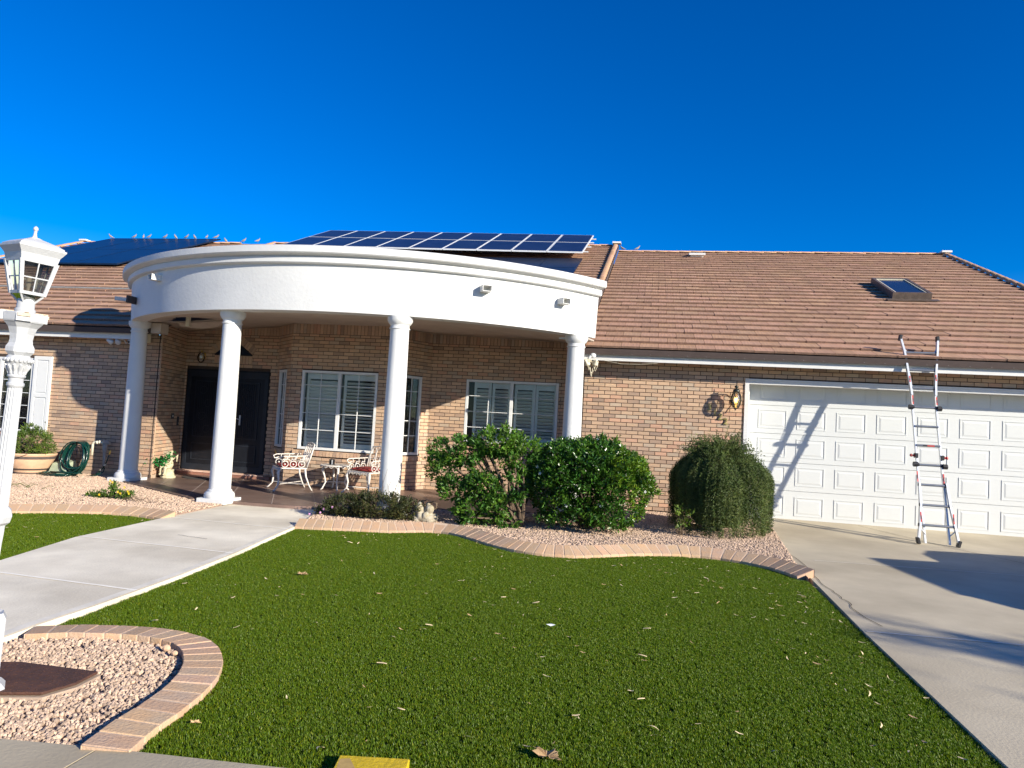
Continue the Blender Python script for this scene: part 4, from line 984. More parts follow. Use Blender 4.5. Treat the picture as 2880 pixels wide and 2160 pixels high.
for (x, z) in ((3.975, 1.225), (4.395, 1.21)):
    q = MB(); q.tube([lpt(x-.03, z, 0), lpt(x+.025, z, 0)], .016, 8); q.ball(lpt(x+(-.035 if x < 4.2 else .035), z, 0), .024, 8, 6); q.build('knob', M['red'], ld)
    q = MB(); q.box(*[c for c in (-.02, .02, -.04, .04, -.035, .035)], Matrix.Translation(lpt(x+(.03 if x < 4.2 else -.03), z, 0))); q.build('lock_bracket', M['black'], ld)
for (x, z, h_, dd) in ((4.018, 2.11, .10, -.027), (4.355, 2.10, .09, -.027), (4.0, .95, .11, -.012), (4.358, .93, .11, -.012), (3.998, 2.43, .07, -.031), (4.375, 2.46, .07, -.031), (3.985, .37, .1, -.067), (4.42, .37, .1, -.067)):
    q = MB(); q.add([lpt(x-.009, z-h_, dd), lpt(x+.009, z-h_, dd), lpt(x+.009, z+h_*.4, dd), lpt(x-.009, z+h_*.4, dd)], [(0, 1, 2, 3)]); q.build('sticker', M['stick'], ld)
    q = MB(); q.add([lpt(x-.006, z-h_*.6, dd-.001), lpt(x+.006, z-h_*.6, dd-.001), lpt(x+.006, z-h_*.1, dd-.001), lpt(x-.006, z-h_*.1, dd-.001)], [(0, 1, 2, 3)]); q.build('sticker', M['black'], ld)
q = MB(); q.box(-.05, .05, -.0185, -.0175, -.01, .01, Matrix.Translation(lpt(4.22, 1.38, 0))); q.build('sticker', M['stick'], ld)
q = MB(); q.box(-.11, -.052, -.0185, -.0175, -.01, .01, Matrix.Translation(lpt(4.22, 1.38, 0))); q.build('sticker', M['black'], ld)
for s, xa, xb in ((-1, 3.99, 4.06), (1, 4.40, 4.34)):
    q = MB(); q.tube([lpt(3.95 if s < 0 else 4.445, 2.93, 0), lpt(xa+.0 if s < 0 else 4.40, 2.85, 0)], .01, 5); q.tube([lpt(3.985 if s < 0 else 4.43, .16, -.035), lpt(4.05 if s < 0 else 4.37, .09, .0), ], .01, 5); q.tube([lpt(4.03 if s < 0 else 4.36, 2.24, 0), lpt(4.005 if s < 0 else 4.38, 2.5, 0)], .012, 5); q.build('brace', M['alu'], ld)

# ---------------------------------------------------------------- plants
def leafquad(b, p, d, n_, L_, W_, fold=.25):
    d = d.normalized(); s = d.cross(n_)
    s = s.normalized() if s.length > 1e-4 else d.orthogonal().normalized()
    n_ = s.cross(d); tip = p+d*L_; m1 = p+d*L_*.5
    b.add([p, m1+s*W_*.5+n_*W_*fold, tip-n_*L_*.08, m1-s*W_*.5+n_*W_*fold], [(0, 1, 2, 3)])
def rdir(r=random, zb=0):
    v = Vector((r.gauss(0, 1), r.gauss(0, 1), r.gauss(0, 1)+zb)); return v.normalized()
def bush(root, mat, tips, leaf, per, spread, rnd, stems=None, tintf=None, up=.3, stem_r=.004, name='foliage'):
    b = MB(); b.leafy = True
    for (p, d, s) in tips:
        base_t = tintf(p, rnd) if tintf else (1, 1, 1); g0 = rnd.uniform(.75, 1.3)
        for k in range(per):
            q = p-d*rnd.uniform(0, spread*1.6)+Vector((rnd.gauss(0, 1), rnd.gauss(0, 1), rnd.gauss(0, 1)))*spread*.45
            dd = (d*.9+rdir(rnd)*.9+Vector((0, 0, up*.4))).normalized(); g = g0*rnd.uniform(.7, 1.35)
            b.tint = (base_t[0]*g*rnd.uniform(.85, 1.25), base_t[1]*g, base_t[2]*g*rnd.uniform(.8, 1.2))
            leafquad(b, q, dd, (rdir(rnd, 1.2)), leaf*s*rnd.uniform(.7, 1.25), leaf*s*.52*rnd.uniform(.8, 1.15))
    return b.build(name, mat, root)
def branches(root, base, tips, rnd, n, r0=.02, mat='bark', mids=None):
    b = MB()
    for (p, d, s) in rnd.sample(tips, min(n, len(tips))):
        q = base+Vector((jit(.06), jit(.06), 0)); m1 = q.lerp(p, .45)+Vector((jit(.05), jit(.05), .05)); b.tube([q, m1, p], [r0, r0*.6, r0*.2], 5)
    return b.build('branches', M[mat], root)
# spreading hibiscus-like bush (left)
rnd = random.Random(21)
bl = empty('bush', 'open leggy green bush with bare trunk showing, beside the stone ornament', 'bush', (-1.95, 9.55, -.03), group='shrubs in the bed before the porch')
def lump_tips(cl, rnd, outward=.6, origin=None):
    tips = []
    for (c, r, n) in cl:
        c = Vector(c); r = Vector(r) if not isinstance(r, float) else Vector((r, r, r))
        for _ in range(n):
            v = rdir(rnd); rad = rnd.uniform(.55, 1.05)**.5; p = c+Vector((v.x*r.x, v.y*r.y, v.z*r.z))*rad
            tips.append((p, (v*outward+Vector((0, 0, .35))).normalized(), 1))
    return tips
cl = [((-.62, -.1, .98), (.42, .38, .22), 95), ((-.05, 0, 1.14), (.40, .38, .22), 120), ((.28, 0, .98), (.3, .35, .25), 80), ((-.78, -.1, .72), (.27, .3, .22), 50), ((-.55, -.15, .46), (.3, .3, .2), 55), ((-.28, -.2, .22), (.3, .3, .22), 60), ((.0, -.2, .30), (.2, .25, .25), 40), ((.2, -.15, .05), (.16, .2, .12), 18), ((-.1, -.1, .8), (.4, .35, .25), 34), ((-.45, -.3, -.0), (.05, .06, .1), 5), ((-.2, -.25, .55), (.28, .2, .22), 60), ((.3, -.2, .6), (.16, .2, .3), 26)]
tips = [(p, d, s) for (p, d, s) in lump_tips(cl, rnd) if p.z > 0]
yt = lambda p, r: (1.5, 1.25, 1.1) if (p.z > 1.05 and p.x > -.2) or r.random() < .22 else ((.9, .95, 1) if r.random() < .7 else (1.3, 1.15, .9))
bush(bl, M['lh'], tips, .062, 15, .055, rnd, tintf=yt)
branches(bl, Vector((.28, 0, 0)), tips, rnd, 46, .03)
b = MB(); b.tube([(.28, 0, 0), (.3, .02, .4), (.22, 0, .85)], [.05, .045, .03], 7); b.tube([(.3, 0, .3), (.05, -.05, .8)], [.035, .02], 6); b.build('trunk', M['bark'], bl)
# dense glossy bush (right) with white blossoms
rnd = random.Random(22)
br = empty('bush', 'dense glossy dark green bush with small white blossoms in front of the right porch column', 'bush', (-.78, 9.85, -.03), group='shrubs in the bed before the porch')
tips = []
while len(tips) < 1700:
    v = rdir(rnd); v.z = abs(v.z) if rnd.random() < .62 else v.z
    if v.z < -.75: continue
    f = 1+.13*mnoise.noise(v*2.3+Vector((3, 1, 7)))+.05*mnoise.noise(v*6)
    sx = .86 if v.x > 0 else .84
    p = Vector((v.x*sx*f, v.y*.72*f, .60+v.z*.66*f))*1.0
    if rnd.random() < .4: q_ = rnd.uniform(.55, .9); p = Vector((p.x*q_, p.y*q_, .6+(p.z-.6)*q_))
    if p.z < .04: continue
    tips.append((p, (v+Vector((0, 0, .2))).normalized(), 1))
for _ in range(60):
    v = rdir(rnd)
    if v.z < -.1: continue
    p = Vector((v.x*.86, v.y*.72, .60+v.z*.66))*1.0
    for e in (1.02, 1.08, 1.14): tips.append((Vector((p.x*e, p.y*e, .6+(p.z-.6)*e)), (v+Vector((0, 0, .5))).normalized(), .9))
for _ in range(260):
    tips.append((Vector((rnd.uniform(-.62, .5), rnd.uniform(-.62, -.2), rnd.uniform(.12, .7))), Vector((jit(.5), -1, .2)).normalized(), 1))
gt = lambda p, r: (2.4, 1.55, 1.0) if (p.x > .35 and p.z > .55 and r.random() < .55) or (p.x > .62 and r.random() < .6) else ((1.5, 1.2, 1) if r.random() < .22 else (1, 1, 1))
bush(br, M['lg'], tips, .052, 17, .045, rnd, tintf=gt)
branches(br, Vector((0, 0, 0)), tips, rnd, 26, .02)
b = MB()
for k in range(13):
    p, d, s = rnd.choice([t for t in tips if t[1].y < .1]); q = p+d*.02
    for j in range(5):
        a = j*2*PI/5; e = Vector((math.cos(a), 0, math.sin(a))); b.add([q, q+e*.014+Vector((-e.z, 0, e.x))*.006, q+e*.022, q+e*.014-Vector((-e.z, 0, e.x))*.006], [(0, 1, 2, 3)])
b.leafy = True; b.build('blossoms', M['petw'], br)
# cascading rosemary mound
rnd = random.Random(23)
rm = empty('bush', 'dark trailing rosemary mound hanging to the ground beside the garage door', 'bush', (1.06, 10.72, -.03), group='shrubs in the bed before the porch')
b = MB(); b.leafy = True
for k in range(2100):
    a = rnd.uniform(0, 2*PI); rad = math.sqrt(rnd.random()); ex, ey = .60, .74
    f = 1+.1*math.sin(3*a+1)+.05*math.sin(7*a)
    top = 1.12+.07*mnoise.noise(Vector((math.cos(a)*rad*3, math.sin(a)*rad*3, 0)))-.34*rad**2.6
    x0, y0 = ex*f*rad*.93*math.cos(a), ey*f*rad*.93*math.sin(a)
    pts = []; ln = rnd.uniform(.25, 1.0) if rad > .6 else rnd.uniform(.12, .3)
    p = Vector((x0, y0, top+rnd.uniform(-.03, .05))); out = Vector((math.cos(a), math.sin(a), 0))
    v = (out*(.9 if rad > .4 else .3)+Vector((jit(.3), jit(.3), .55))).normalized(); n = int(ln/.035)+2
    rmax = (1.02+.12*rnd.random())*f
    for i in range(n):
        pts.append(p.copy()); v = (v+Vector((0, 0, -.28 if rad > .5 else -.1))+Vector((jit(.08), jit(.08), 0))).normalized(); p = p+v*.04
        e = math.hypot(p.x/(ex*rmax), p.y/(ey*rmax))
        if e > 1: v = Vector((v.x*.15, v.y*.15, -1)).normalized()
        if p.z < .05: break
    g0 = rnd.uniform(.6, 1.5)
    for i, q in enumerate(pts):
        for j in range(4):
            g = g0*rnd.uniform(.7, 1.3); b.tint = (g*rnd.uniform(.9, 1.3), g, g)
            leafquad(b, q, (rdir(rnd)+v*.8+Vector((0, 0, .3))), rdir(rnd, .5), .036*rnd.uniform(.7, 1.3), .009)
b.build('foliage', M['lr'], rm)
b = MB()
for k in range(30):
    a = k*2.4; b.tube([(0, 0, 0), (.2*math.cos(a), .2*math.sin(a), .6), (.45*math.cos(a), .5*math.sin(a), .95)], [.018, .012, .004], 5)
vs = []; b.build('branches', M['bark'], rm)
b = MB(); b.lathe([(.3, .1), (.42, .25), (.46, .5), (.38, .75), (.2, .85), (.02, .87)], 14, (0, 0, 0)); b.build('inner_growth', M['lr'], rm)
# small sprig before the rosemary
rnd = random.Random(31)
sp = empty('seedling', 'small light green seedling growing in gravel before the rosemary', 'plant', (.52, 9.95, -.03))
tips = [(Vector((jit(.12), jit(.1), rnd.uniform(.12, .42))), rdir(rnd, .8), 1) for _ in range(26)]
bush(sp, M['lp'], tips, .06, 5, .03, rnd, tintf=lambda p, r: (1.2, 1.2, 1)); branches(sp, Vector((0, 0, 0)), tips, rnd, 12, .005)
# dark low shrub round the third column
rnd = random.Random(24)
ds = empty('bush', 'low dark twiggy shrub with a few pink flowers at the foot of a column', 'bush', (-3.66, 9.18, -.03), group='shrubs in the bed before the porch')
cl = [((-.3, -.02, .16), (.40, .28, .16), 170), ((.12, 0, .2), (.46, .3, .19), 260), ((.48, .1, .16), (.25, .25, .16), 100), ((-.58, -.05, .07), (.22, .15, .09), 50)]
tips = [(p, d, s) for (p, d, s) in lump_tips(cl, rnd) if p.z > .02]
bush(ds, M['ld'], tips, .034, 16, .045, rnd, tintf=lambda p, r: (1.3, 1.1, 1) if r.random() < .3 else (.9, .9, .9))
branches(ds, Vector((.1, 0, 0)), tips, rnd, 40, .008)
b = MB()
for k in range(9):
    x = rnd.uniform(0, .5); p = Vector((x, .02, .2)); h_ = rnd.uniform(.25, .5); b.tube([p, p+Vector((jit(.06), 0, h_*.6)), p+Vector((jit(.1), jit(.05), h_))], [.004, .003, .0015], 4)
b.build('bare_twigs', M['bark'], ds)
b = MB()
for k in range(4): b.ball((-.45-.1*k+jit(.05), -.2, .12-.03*k+jit(.03)), .016, 6, 4)
b.build('blossoms', M['petp'], ds)
# yellow flowered ground cover
rnd = random.Random(25)
yf = empty('flowering_plant', 'low green plant with yellow flowers in the pink gravel near the lawn curb', 'plant', (-7.55, 8.98, -.03))
cl = [((-.18, 0, .05), (.2, .12, .05), 50), ((.1, 0, .07), (.25, .12, .06), 60), ((.02, .02, .17), (.06, .05, .09), 26), ((.3, 0, .08), (.1, .08, .06), 22)]
tips = [(p, d, s) for (p, d, s) in lump_tips(cl, rnd) if p.z > .01]
bush(yf, M['ly'], tips, .035, 9, .03, rnd)
b = MB()
for (x, z) in ((.06, .27), (.2, .12), (.24, .1), (.36, .14), (.38, .11), (.1, .25), (-.1, .06), (.3, .19)):
    for j in range(5):
        a = j*2*PI/5+x; b.leafy = True; q = Vector((x, -.1, z)); e = Vector((math.cos(a), -.3, math.sin(a)))*.015; s_ = Vector((-math.sin(a), 0, math.cos(a)))*.008; b.add([q, q+e+s_, q+e*1.3, q+e-s_], [(0, 1, 2, 3)])
b.build('blossoms', M['pety'], yf)
# dry sprigs
for (x, y, n, lb) in ((-6.85, 8.85, 16, 'patch of dry brown stems on gravel right of the yellow flowers'), (-9.4, 9.2, 14, 'thin trailing green stems on the gravel below the hose')):
    o = MB(); r_ = random.Random(int(x*7))
    for k in range(n):
        p = Vector((x+r_.gauss(0, .25), y+r_.gauss(0, .08), -.01)); dd = Vector((r_.gauss(0, 1), r_.gauss(0, .3), 0)).normalized()*.2; o.tube([p, p+dd*.5+Vector((0, 0, .05)), p+dd+Vector((0, 0, .02))], [.004, .003, .001], 4)
    tag(o.build('dry_stems', M['bark'] if x > -7 else M['ly']), lb, 'plant')
# potted plant
rnd = random.Random(26)
pt = empty('flower_pot', 'wide terracotta pot with dark painted bands beside the house wall', 'pot', (-10.93, 10.95, -.03))
b = MB(); b.lathe([(.24, 0), (.27, .08), (.30, .12), (.345, .2), (.39, .30), (.40, .34), (.415, .36), (.415, .385), (.37, .385), (.36, .33), (.0, .33)], 36); o = b.build('bowl', M['terra'], pt); autosmooth(o, 35)
b = MB()
for (ra, za_, rb, zb2) in ((.383, .285, .398, .335), (.275, .085, .303, .115), (.248, .02, .26, .045)):
    b.lathe([(ra-.01, za_), (ra+.003, za_), (rb+.003, zb2), (rb-.01, zb2)], 36)
b.build('painted_band', M['terrab'], pt)
b = MB(); b.tube([(-.1, -.42, .38), (-.12, -.44, .3), (-.16, -.42, .15), (-.17, -.38, .02), (-.16, -.42, -.02)], .004, 4); b.tube([(.3, -.36, .39), (.1, -.42, .3), (-.15, -.42, .2), (-.2, -.35, .05)], .003, 4); b.build('drip_line', M['black'], pt)
pp = empty('potted_shrub', 'light green bushy shrub growing in the banded terracotta pot', 'plant', (-10.93, 10.95, .30))
cl = [((0, 0, .26), (.38, .3, .24), 290), ((.3, 0, .13), (.16, .2, .12), 40), ((-.25, 0, .14), (.16, .2, .12), 36), ((-.05, 0, .5), (.16, .15, .1), 24)]
tips = [(p, d, s) for (p, d, s) in lump_tips(cl, rnd) if p.z > .03]
bush(pp, M['lp'], tips, .034, 14, .035, rnd); branches(pp, Vector((0, 0, 0)), tips, rnd, 40, .008)
b = MB()
for k in range(7):
    x = rnd.uniform(-.05, .35); h_ = rnd.uniform(.45, .62); b.tube([(x, 0, .3), (x+.02, -.02, h_)], .003, 4); b.ball((x+.02, -.02, h_), .013, 5, 4)
b.build('seed_heads', M['ld'], pp)
b = MB(); b.box(-.012, .012, -.01, .01, 0, .2); o = b.build('stake', M['white']); o.location = (-10.98, 10.42, -.04); tag(o, 'short white stake standing in gravel before the pot', 'stake')

# ---------------------------------------------------------------- things along the left wall
ub = empty('utility_box', 'pale green metal utility box with sloped lid beside the pot', 'utility box', (-10.45, 11.2, -.03))
b = MB(); b.add([(-.2, -.16, .0), (.2, -.16, .0), (.2, .14, .0), (-.2, .14, .0), (-.155, -.10, .21), (.155, -.10, .21), (.15, .12, .27), (-.15, .12, .27)], [(0, 1, 5, 4), (1, 2, 6, 5), (2, 3, 7, 6), (3, 0, 4, 7), (4, 5, 6, 7), (3, 2, 1, 0)])
o = b.build('cover', M['ubox'], ub); md = o.modifiers.new('b', 'BEVEL'); md.width = .012; md.segments = 2
b = MB(); b.box(-.24, .24, -.2, .16, -.05, .012); b.build('base', M['ubox'], ub)
# hose coil hung on pipe, trailing coils on the ground
hz = empty('garden_hose', 'coiled glossy green garden hose hanging on the wall and piled on the ground', 'hose', (-10.15, 11.2, -.03))
rnd = random.Random(8); b = MB()
for k in range(19):
    w_ = rnd.uniform(.16, .265); h_ = rnd.uniform(.25, .32); ph = rnd.uniform(0, 6); yo = rnd.uniform(-.09, .12); cx = rnd.uniform(-.06, .06)
    pts = []
    for i in range(25):
        t = 2*PI*i/24; x = cx+w_*math.sin(t)*(1+.25*(math.cos(t) < 0)*abs(math.cos(t))); z = .62-.32*(1-math.cos(t))*h_/.32*.92; pts.append((x+.01*math.sin(3*t+ph), yo+.03*math.sin(t+ph)-.05*(1-math.cos(t)), max(.015, z)))
    b.tube(pts, .0115, 7)
o = b.build('hung_coil', M['hose'], hz, smooth=True)
b = MB()
for k in range(6):
    r1, r2 = rnd.uniform(.22, .38), rnd.uniform(.09, .17); cx = rnd.uniform(-.3, .0); cy = -.28+jit(.06); ph = rnd.uniform(0, 6)
    b.tube([(cx+r1*math.cos(t/20*2*PI)+.02*math.sin(5*t), cy+r2*math.sin(t/20*2*PI), .015+.012*k+.012*math.sin(t/3+ph)) for t in range(21)], .0095, 7)
b.build('ground_coil', M['hose'], hz, smooth=True)
vp = empty('backflow_valve', 'cream pipe with grey filter valve standing out from the wall right of the hose', 'valve', (-9.9, 11.38, -.03))
b = MB(); b.tube([(-.12, -.02, .38), (-.12, -.02, .58), (-.09, -.02, .62), (.0, -.02, .63), (.14, -.02, .61)], .022, 8); b.ball((.03, -.02, .63), .035, 8, 6); b.ball((-.02, -.03, .62), .03, 8, 6); b.build('pipe', M['cream'], vp, smooth=True)
b = MB(); b.lathe([(.03, .62), (.062, .63), (.062, .67), (.03, .675)], 14, (.19, -.05, 0)); b.lathe([(.02, .25), (.024, .27), (.03, .45), (.045, .5), (.045, .62), (.03, .64)], 14, (.17, -.05, 0)); b.tube([(.165, -.05, .28), (.16, -.05, .2)], .016, 8); b.box(.22, .27, -.08, -.03, .6, .64); b.build('filter', M['grey'], vp)
b = MB(); b.tube([(.16, -.05, .2), (.2, -.06, .16), (.22, -.1, .1), (.1, -.14, .02), (-.05, -.2, .01)], .011, 7); b.build('lower_pipe', M['hose'], vp, smooth=True)
hs2 = empty('hose_end', 'short green hose with brass nozzle rising beside the left column', 'hose', (-9.72, 11.3, -.03))
b = MB(); b.tube([(-.22, 0, .02), (-.1, 0, .06), (.02, 0, .18), (.08, 0, .3), (.115, 0, .42)], .011, 7); b.build('tube', M['hose'], hs2, smooth=True)
b = MB(); b.tube([(.115, 0, .42), (.125, 0, .465), (.135, 0, .5)], [.014, .016, .007], 8); b.build('nozzle', M['brass'], hs2)
b = MB()
for (x, z) in ((-.03, .13), (.04, .22), (.06, .23)): b.ball((x, -.01, z), .016, 6, 4)
b.build('fitting', M['cream'], hs2)

# ---------------------------------------------------------------- cherub statue and garland
def remeshed(name, b, mat, parent, vox=.012, smooth=True):
    o = b.build(name, mat, parent); m_ = o.modifiers.new('r', 'REMESH'); m_.mode = 'VOXEL'; m_.voxel_size = vox; m_.use_smooth_shade = smooth
    s_ = o.modifiers.new('s', 'SMOOTH'); s_.iterations = 2; return o
st = empty('cherub_statue', 'small weathered stone cherub seated on a pedestal by the entry door', 'statue', (-8.68, 11.72, 0), rz=-.3)
b = MB(); b.lathe([(.13, 0), (.135, .03), (.11, .05), (.09, .12), (.1, .16)], 14); b.ball((0, 0, .25), .085, 12, 8, (1, .9, 1.1)); b.ball((0, .01, .34), .062, 12, 8, (1, .8, 1)); b.ball((0, -.01, .44), .058, 12, 10); b.tube([(0, 0, .35), (0, -.005, .42)], .03, 8)
for s in (-1, 1):
    b.tube([(s*.04, -.03, .2), (s*.06, -.12, .2), (s*.055, -.12, .08), (s*.055, -.15, .06)], [.04, .035, .024, .02], 8); b.tube([(s*.06, 0, .35), (s*.09, -.05, .28), (s*.03, -.1, .25)], [.024, .02, .016], 8)
    b.tube([(s*.03, .05, .34), (s*.1, .09, .42), (s*.09, .09, .3)], [.015, .03, .01], 6)
for k in range(14): a = k*.9; b.ball((.045*math.cos(a), .045*math.sin(a), .47+.018*math.sin(k)), .02, 6, 5)
b.ball((0, -.066, .435), .012, 6, 5)
remeshed('figure', b, M['statue'], st, .008)
gl_ = MB(); gl_.leafy = True; rnd = random.Random(77)
for k in range(230):
    t = rnd.random(); c = Vector((-9.0+.5*t, 11.55-.02*t, .18+.26*t+.05*math.sin(t*7)))+Vector((rnd.gauss(0, .045), rnd.gauss(0, .04), rnd.gauss(0, .04))); g = rnd.uniform(.6, 1.4); gl_.tint = (g, g, g)
    leafquad(gl_, c, rdir(rnd), rdir(rnd, .5), .045, .032)
tag(gl_.build('ivy_garland', M['li']), 'bright green artificial ivy garland draped over the cherub statue', 'garland')
b = MB(); n = 24; b.add([(-8.1+.55*math.cos(PI*k/n), 12.16-.36*math.sin(PI*k/n), .012) for k in range(n+1)]+[(-8.1+.55*math.cos(PI*k/n), 12.16-.36*math.sin(PI*k/n), .002) for k in range(n+1)], [tuple(range(n+1))]+[(k, k+1, k+n+2, k+n+1) for k in range(n)])
tag(b.build('door_mat', M['mat']), 'dark half-round mat on the patio before the entry step', 'mat')
b = MB(); T = Matrix.Translation((-9.195, 12.45, 0)) @ Matrix.Rotation(math.atan2(1.32, -.44)+PI, 4, 'Z')
sdir = Vector((-.44, 1.32)).normalized(); P0 = Vector((-8.84, 11.48)); 
def onside(s_, z, d=0): v = P0+sdir*s_; n_ = Vector((sdir.y, -sdir.x)); return Vector((v.x+n_.x*d, v.y+n_.y*d, z))
def sidebox(s0, s1, z0, z1, d0, d1): 
    q = MB(); q.hexa([onside(s0, z0, d0), onside(s1, z0, d0), onside(s0, z0, d1), onside(s1, z0, d1), onside(s0, z1, d0), onside(s1, z1, d0), onside(s0, z1, d1), onside(s1, z1, d1)]); return q
sg = empty('alarm_sign', 'small dark square notice on the brick side wall left of the door', 'sign', onside(.82, 1.1, .01))
q = sidebox(.74, .90, 1.09, 1.19, .009, .016); o = q.build('plate', M['black']); o.parent = sg; o.matrix_parent_inverse = Matrix.Translation(-Vector(sg.location))
q = sidebox(.80, .86, 1.12, 1.155, .0165, .018); o = q.build('emblem', M['alum']); o.parent = sg; o.matrix_parent_inverse = Matrix.Translation(-Vector(sg.location))
db = empty('doorbell', 'tall black doorbell on the brick wall beside the door', 'doorbell', onside(1.12, 1.05, .01))
q = sidebox(1.09, 1.16, .95, 1.13, .009, .03); o = q.build('body', M['black']); o.parent = db; o.matrix_parent_inverse = Matrix.Translation(-Vector(db.location))
q = sidebox(1.11, 1.14, .98, 1.01, .0305, .034); o = q.build('button', M['grey']); o.parent = db; o.matrix_parent_inverse = Matrix.Translation(-Vector(db.location))
# entry wall light, pale glass
el = empty('wall_light', 'small pale glass wall light beside the fanlight over the door', 'wall light', (-8.86, 12.78, 2.35))
b = MB(); b.lathe([(.02, -.12), (.06, -.09), (.075, -.02), (.06, .05), (.03, .09)], 14, (0, -.1, 0)); b.build('shade', M['lensg'], el, smooth=True)
b = MB(); b.box(-.03, .03, -.02, 0, -.05, .08); b.tube([(0, -.01, .05), (0, -.1, .12), (0, -.1, .08)], .01, 6); b.build('bracket', M['brass'], el)
b = MB(); b.ball((0, -.1, 0), .03, 8, 6); b.build('bulb', M['shut'], el)
# cup light on bay sill side
sc_ = empty('wall_cup', 'tiny gold cone fixed below the narrow window left of the bay', 'ornament', (-6.95, 12.46, .6))
b = MB(); b.lathe([(.006, -.11), (.03, .0), (.026, .0), (.004, -.1)], 10); b.build('cone', M['brass'], sc_)

# ---------------------------------------------------------------- patio furniture
def chair(label, loc, rz, grp):
    """front faces local -y; origin on the floor under the seat"""
    r = empty('garden_chair', label, 'chair', loc, rz, grp); W_, D_, SH = .27, .24, .40
    b = MB(); b.box(-W_, W_, -D_, D_, SH-.018, SH); b.build('seat', M['iron'], r)
    b = MB()
    for k in range(13): x = -W_+.02+k*(2*W_-.04)/12; b.tube([(x, -D_-.002, SH-.02), (x+.012, -D_-.006, SH-.045-.015*(k % 2)), (x+.03, -D_-.002, SH-.02)], .005, 4)
    b.build('apron', M['iron'], r)
    for sx in (-1, 1):
        b = MB(); b.tube([(sx*(W_-.03), -D_+.03, SH-.02), (sx*(W_-.0), -D_-.0, SH-.09), (sx*(W_-.02), -D_+.02, SH-.2), (sx*(W_-.01), -D_+.01, SH-.3), (sx*(W_+.03), -D_-.04, .03), (sx*(W_+.04), -D_-.07, .012)], [.026, .026, .016, .013, .014, .012], 7); b.build('leg', M['iron'], r, smooth=True)
        b = MB(); b.tube([(sx*(W_-.03), D_-.03, SH-.02), (sx*(W_-.02), D_-.01, SH-.15), (sx*(W_-.0), D_+.05, .1), (sx*(W_+.01), D_+.1, .012)], [.022, .015, .012, .012], 7); b.build('leg', M['iron'], r, smooth=True)
        # arm: rail, scroll panel
        b = MB(); zA = SH+.2
        b.tube([(sx*(W_+.0), D_-.0, zA+.01), (sx*(W_+.03), 0, zA), (sx*(W_+.03), -D_*.75, zA-.005), (sx*(W_+.02), -D_*.98, zA-.03), (sx*(W_+.0), -D_*.9, zA-.075), (sx*(W_), -D_*.65, zA-.06)], .011, 6)
        for k in range(3):
            y = -D_+.1+k*.14; b.tube([(sx*W_, y+.055*math.cos(t/12*2*PI), SH+.062+.052*math.sin(t/12*2*PI)) for t in range(13)], .008, 5)
            b.ball((sx*W_, y, SH+.06), .016, 6, 4)
            b.tube([(sx*W_, y-.05, SH+.1), (sx*W_, y-.02, SH+.15), (sx*W_, y+.03, SH+.13), (sx*(W_+.01), y+.04, zA)], .008, 5)
        b.build('armrest', M['iron'], r, smooth=True)
    b = MB(); zB = SH+.40; yb_ = lambda z: D_-.01+(z-SH)*.28
    for k in range(4):
        x = -W_+.07+k*.133
        heart = [(0, 0.0), (-.045, .14), (-.062, .25), (-.05, .33), (-.02, .35), (0, .31), (.02, .35), (.05, .33), (.062, .25), (.045, .14), (0, 0.0)]
        b.tube([(x+h_[0]*.98, yb_(SH+.02+h_[1]), SH+.02+h_[1]*1.08) for h_ in heart], .0085, 5)
        b.tube([(x+.03*math.cos(t/8*2*PI), yb_(SH+.22), SH+.22+.03*math.sin(t/8*2*PI)) for t in range(9)], .006, 4)
    for sx in (-1, 1): b.tube([(sx*(W_), yb_(SH), SH), (sx*(W_+.01), yb_(SH+.2), SH+.2), (sx*(W_-.01), yb_(zB), zB)], .013, 6)
    b.tube([(-W_+.01, yb_(zB), zB)]+[(-W_+.01+(2*W_-.02)*i/12, yb_(zB), zB+.012*(i % 3 == 1)+.02*math.sin(PI*i/12)) for i in range(1, 12)]+[(W_-.01, yb_(zB), zB)], .012, 6)
    b.tube([(-W_, yb_(SH+.2), SH+.2), (W_, yb_(SH+.2), SH+.2)], .008, 5)
    b.build('backrest', M['iron'], r, smooth=True)
    b = MB(); b.tube([(-W_, -D_+.02, .12), (0, 0, .11), (W_, D_+.02, .12)], .007, 5); b.tube([(W_, -D_+.02, .12), (0, 0, .118), (-W_, D_+.02, .12)], .007, 5); b.build('stretcher', M['iron'], r)
    return r
def cushion(label, loc, rz):
    b = MB(); n = 14; vs = []
    for side in (1, -1):
        for i in range(n+1):
            for j in range(n+1):
                u, v = i/n*2-1, j/n*2-1; e = (1-abs(u)**5)*(1-abs(v)**5); puff = .028*e**.45+.008*math.sin(u*7+1)*e*.4*math.sin(v*5)
                vs.append((u*.225, v*.2, side*puff+.036))
    m_ = (n+1)**2; fs = []
    for s_ in range(2):
        for i in range(n):
            for j in range(n):
                a = s_*m_+i*(n+1)+j; fs.append((a, a+1, a+n+2, a+n+1))
    b.add(vs, fs); o = b.build('cushion', M['cush'], None, smooth=True); o.location = loc; o.rotation_euler = (.04, .02, rz); tag(o, label, 'cushion'); return o
c1 = (-6.08, 11.40, 0); r1 = math.radians(-128)+PI/2+PI
r1 = math.atan2(-.33, -.4)+PI/2
chair('white cast-iron armchair seen from the side, nearest the entry door', c1, r1, 'white scrollwork armchairs on the patio')
cushion('faded red seat cushion on the side-on chair by the entry', (c1[0], c1[1], .40), r1)
c2 = (-4.72, 11.62, 0); r2 = math.atan2(-.92, -.38)+PI/2
chair('white cast-iron armchair facing forward, half behind the third column', c2, r2, 'white scrollwork armchairs on the patio')
cushion('plump red seat cushion on the chair behind the column', (c2[0], c2[1], .40), r2)
tbx = empty('side_table', 'small round white cast-iron table between the two armchairs', 'table', (-5.42, 11.84, 0))
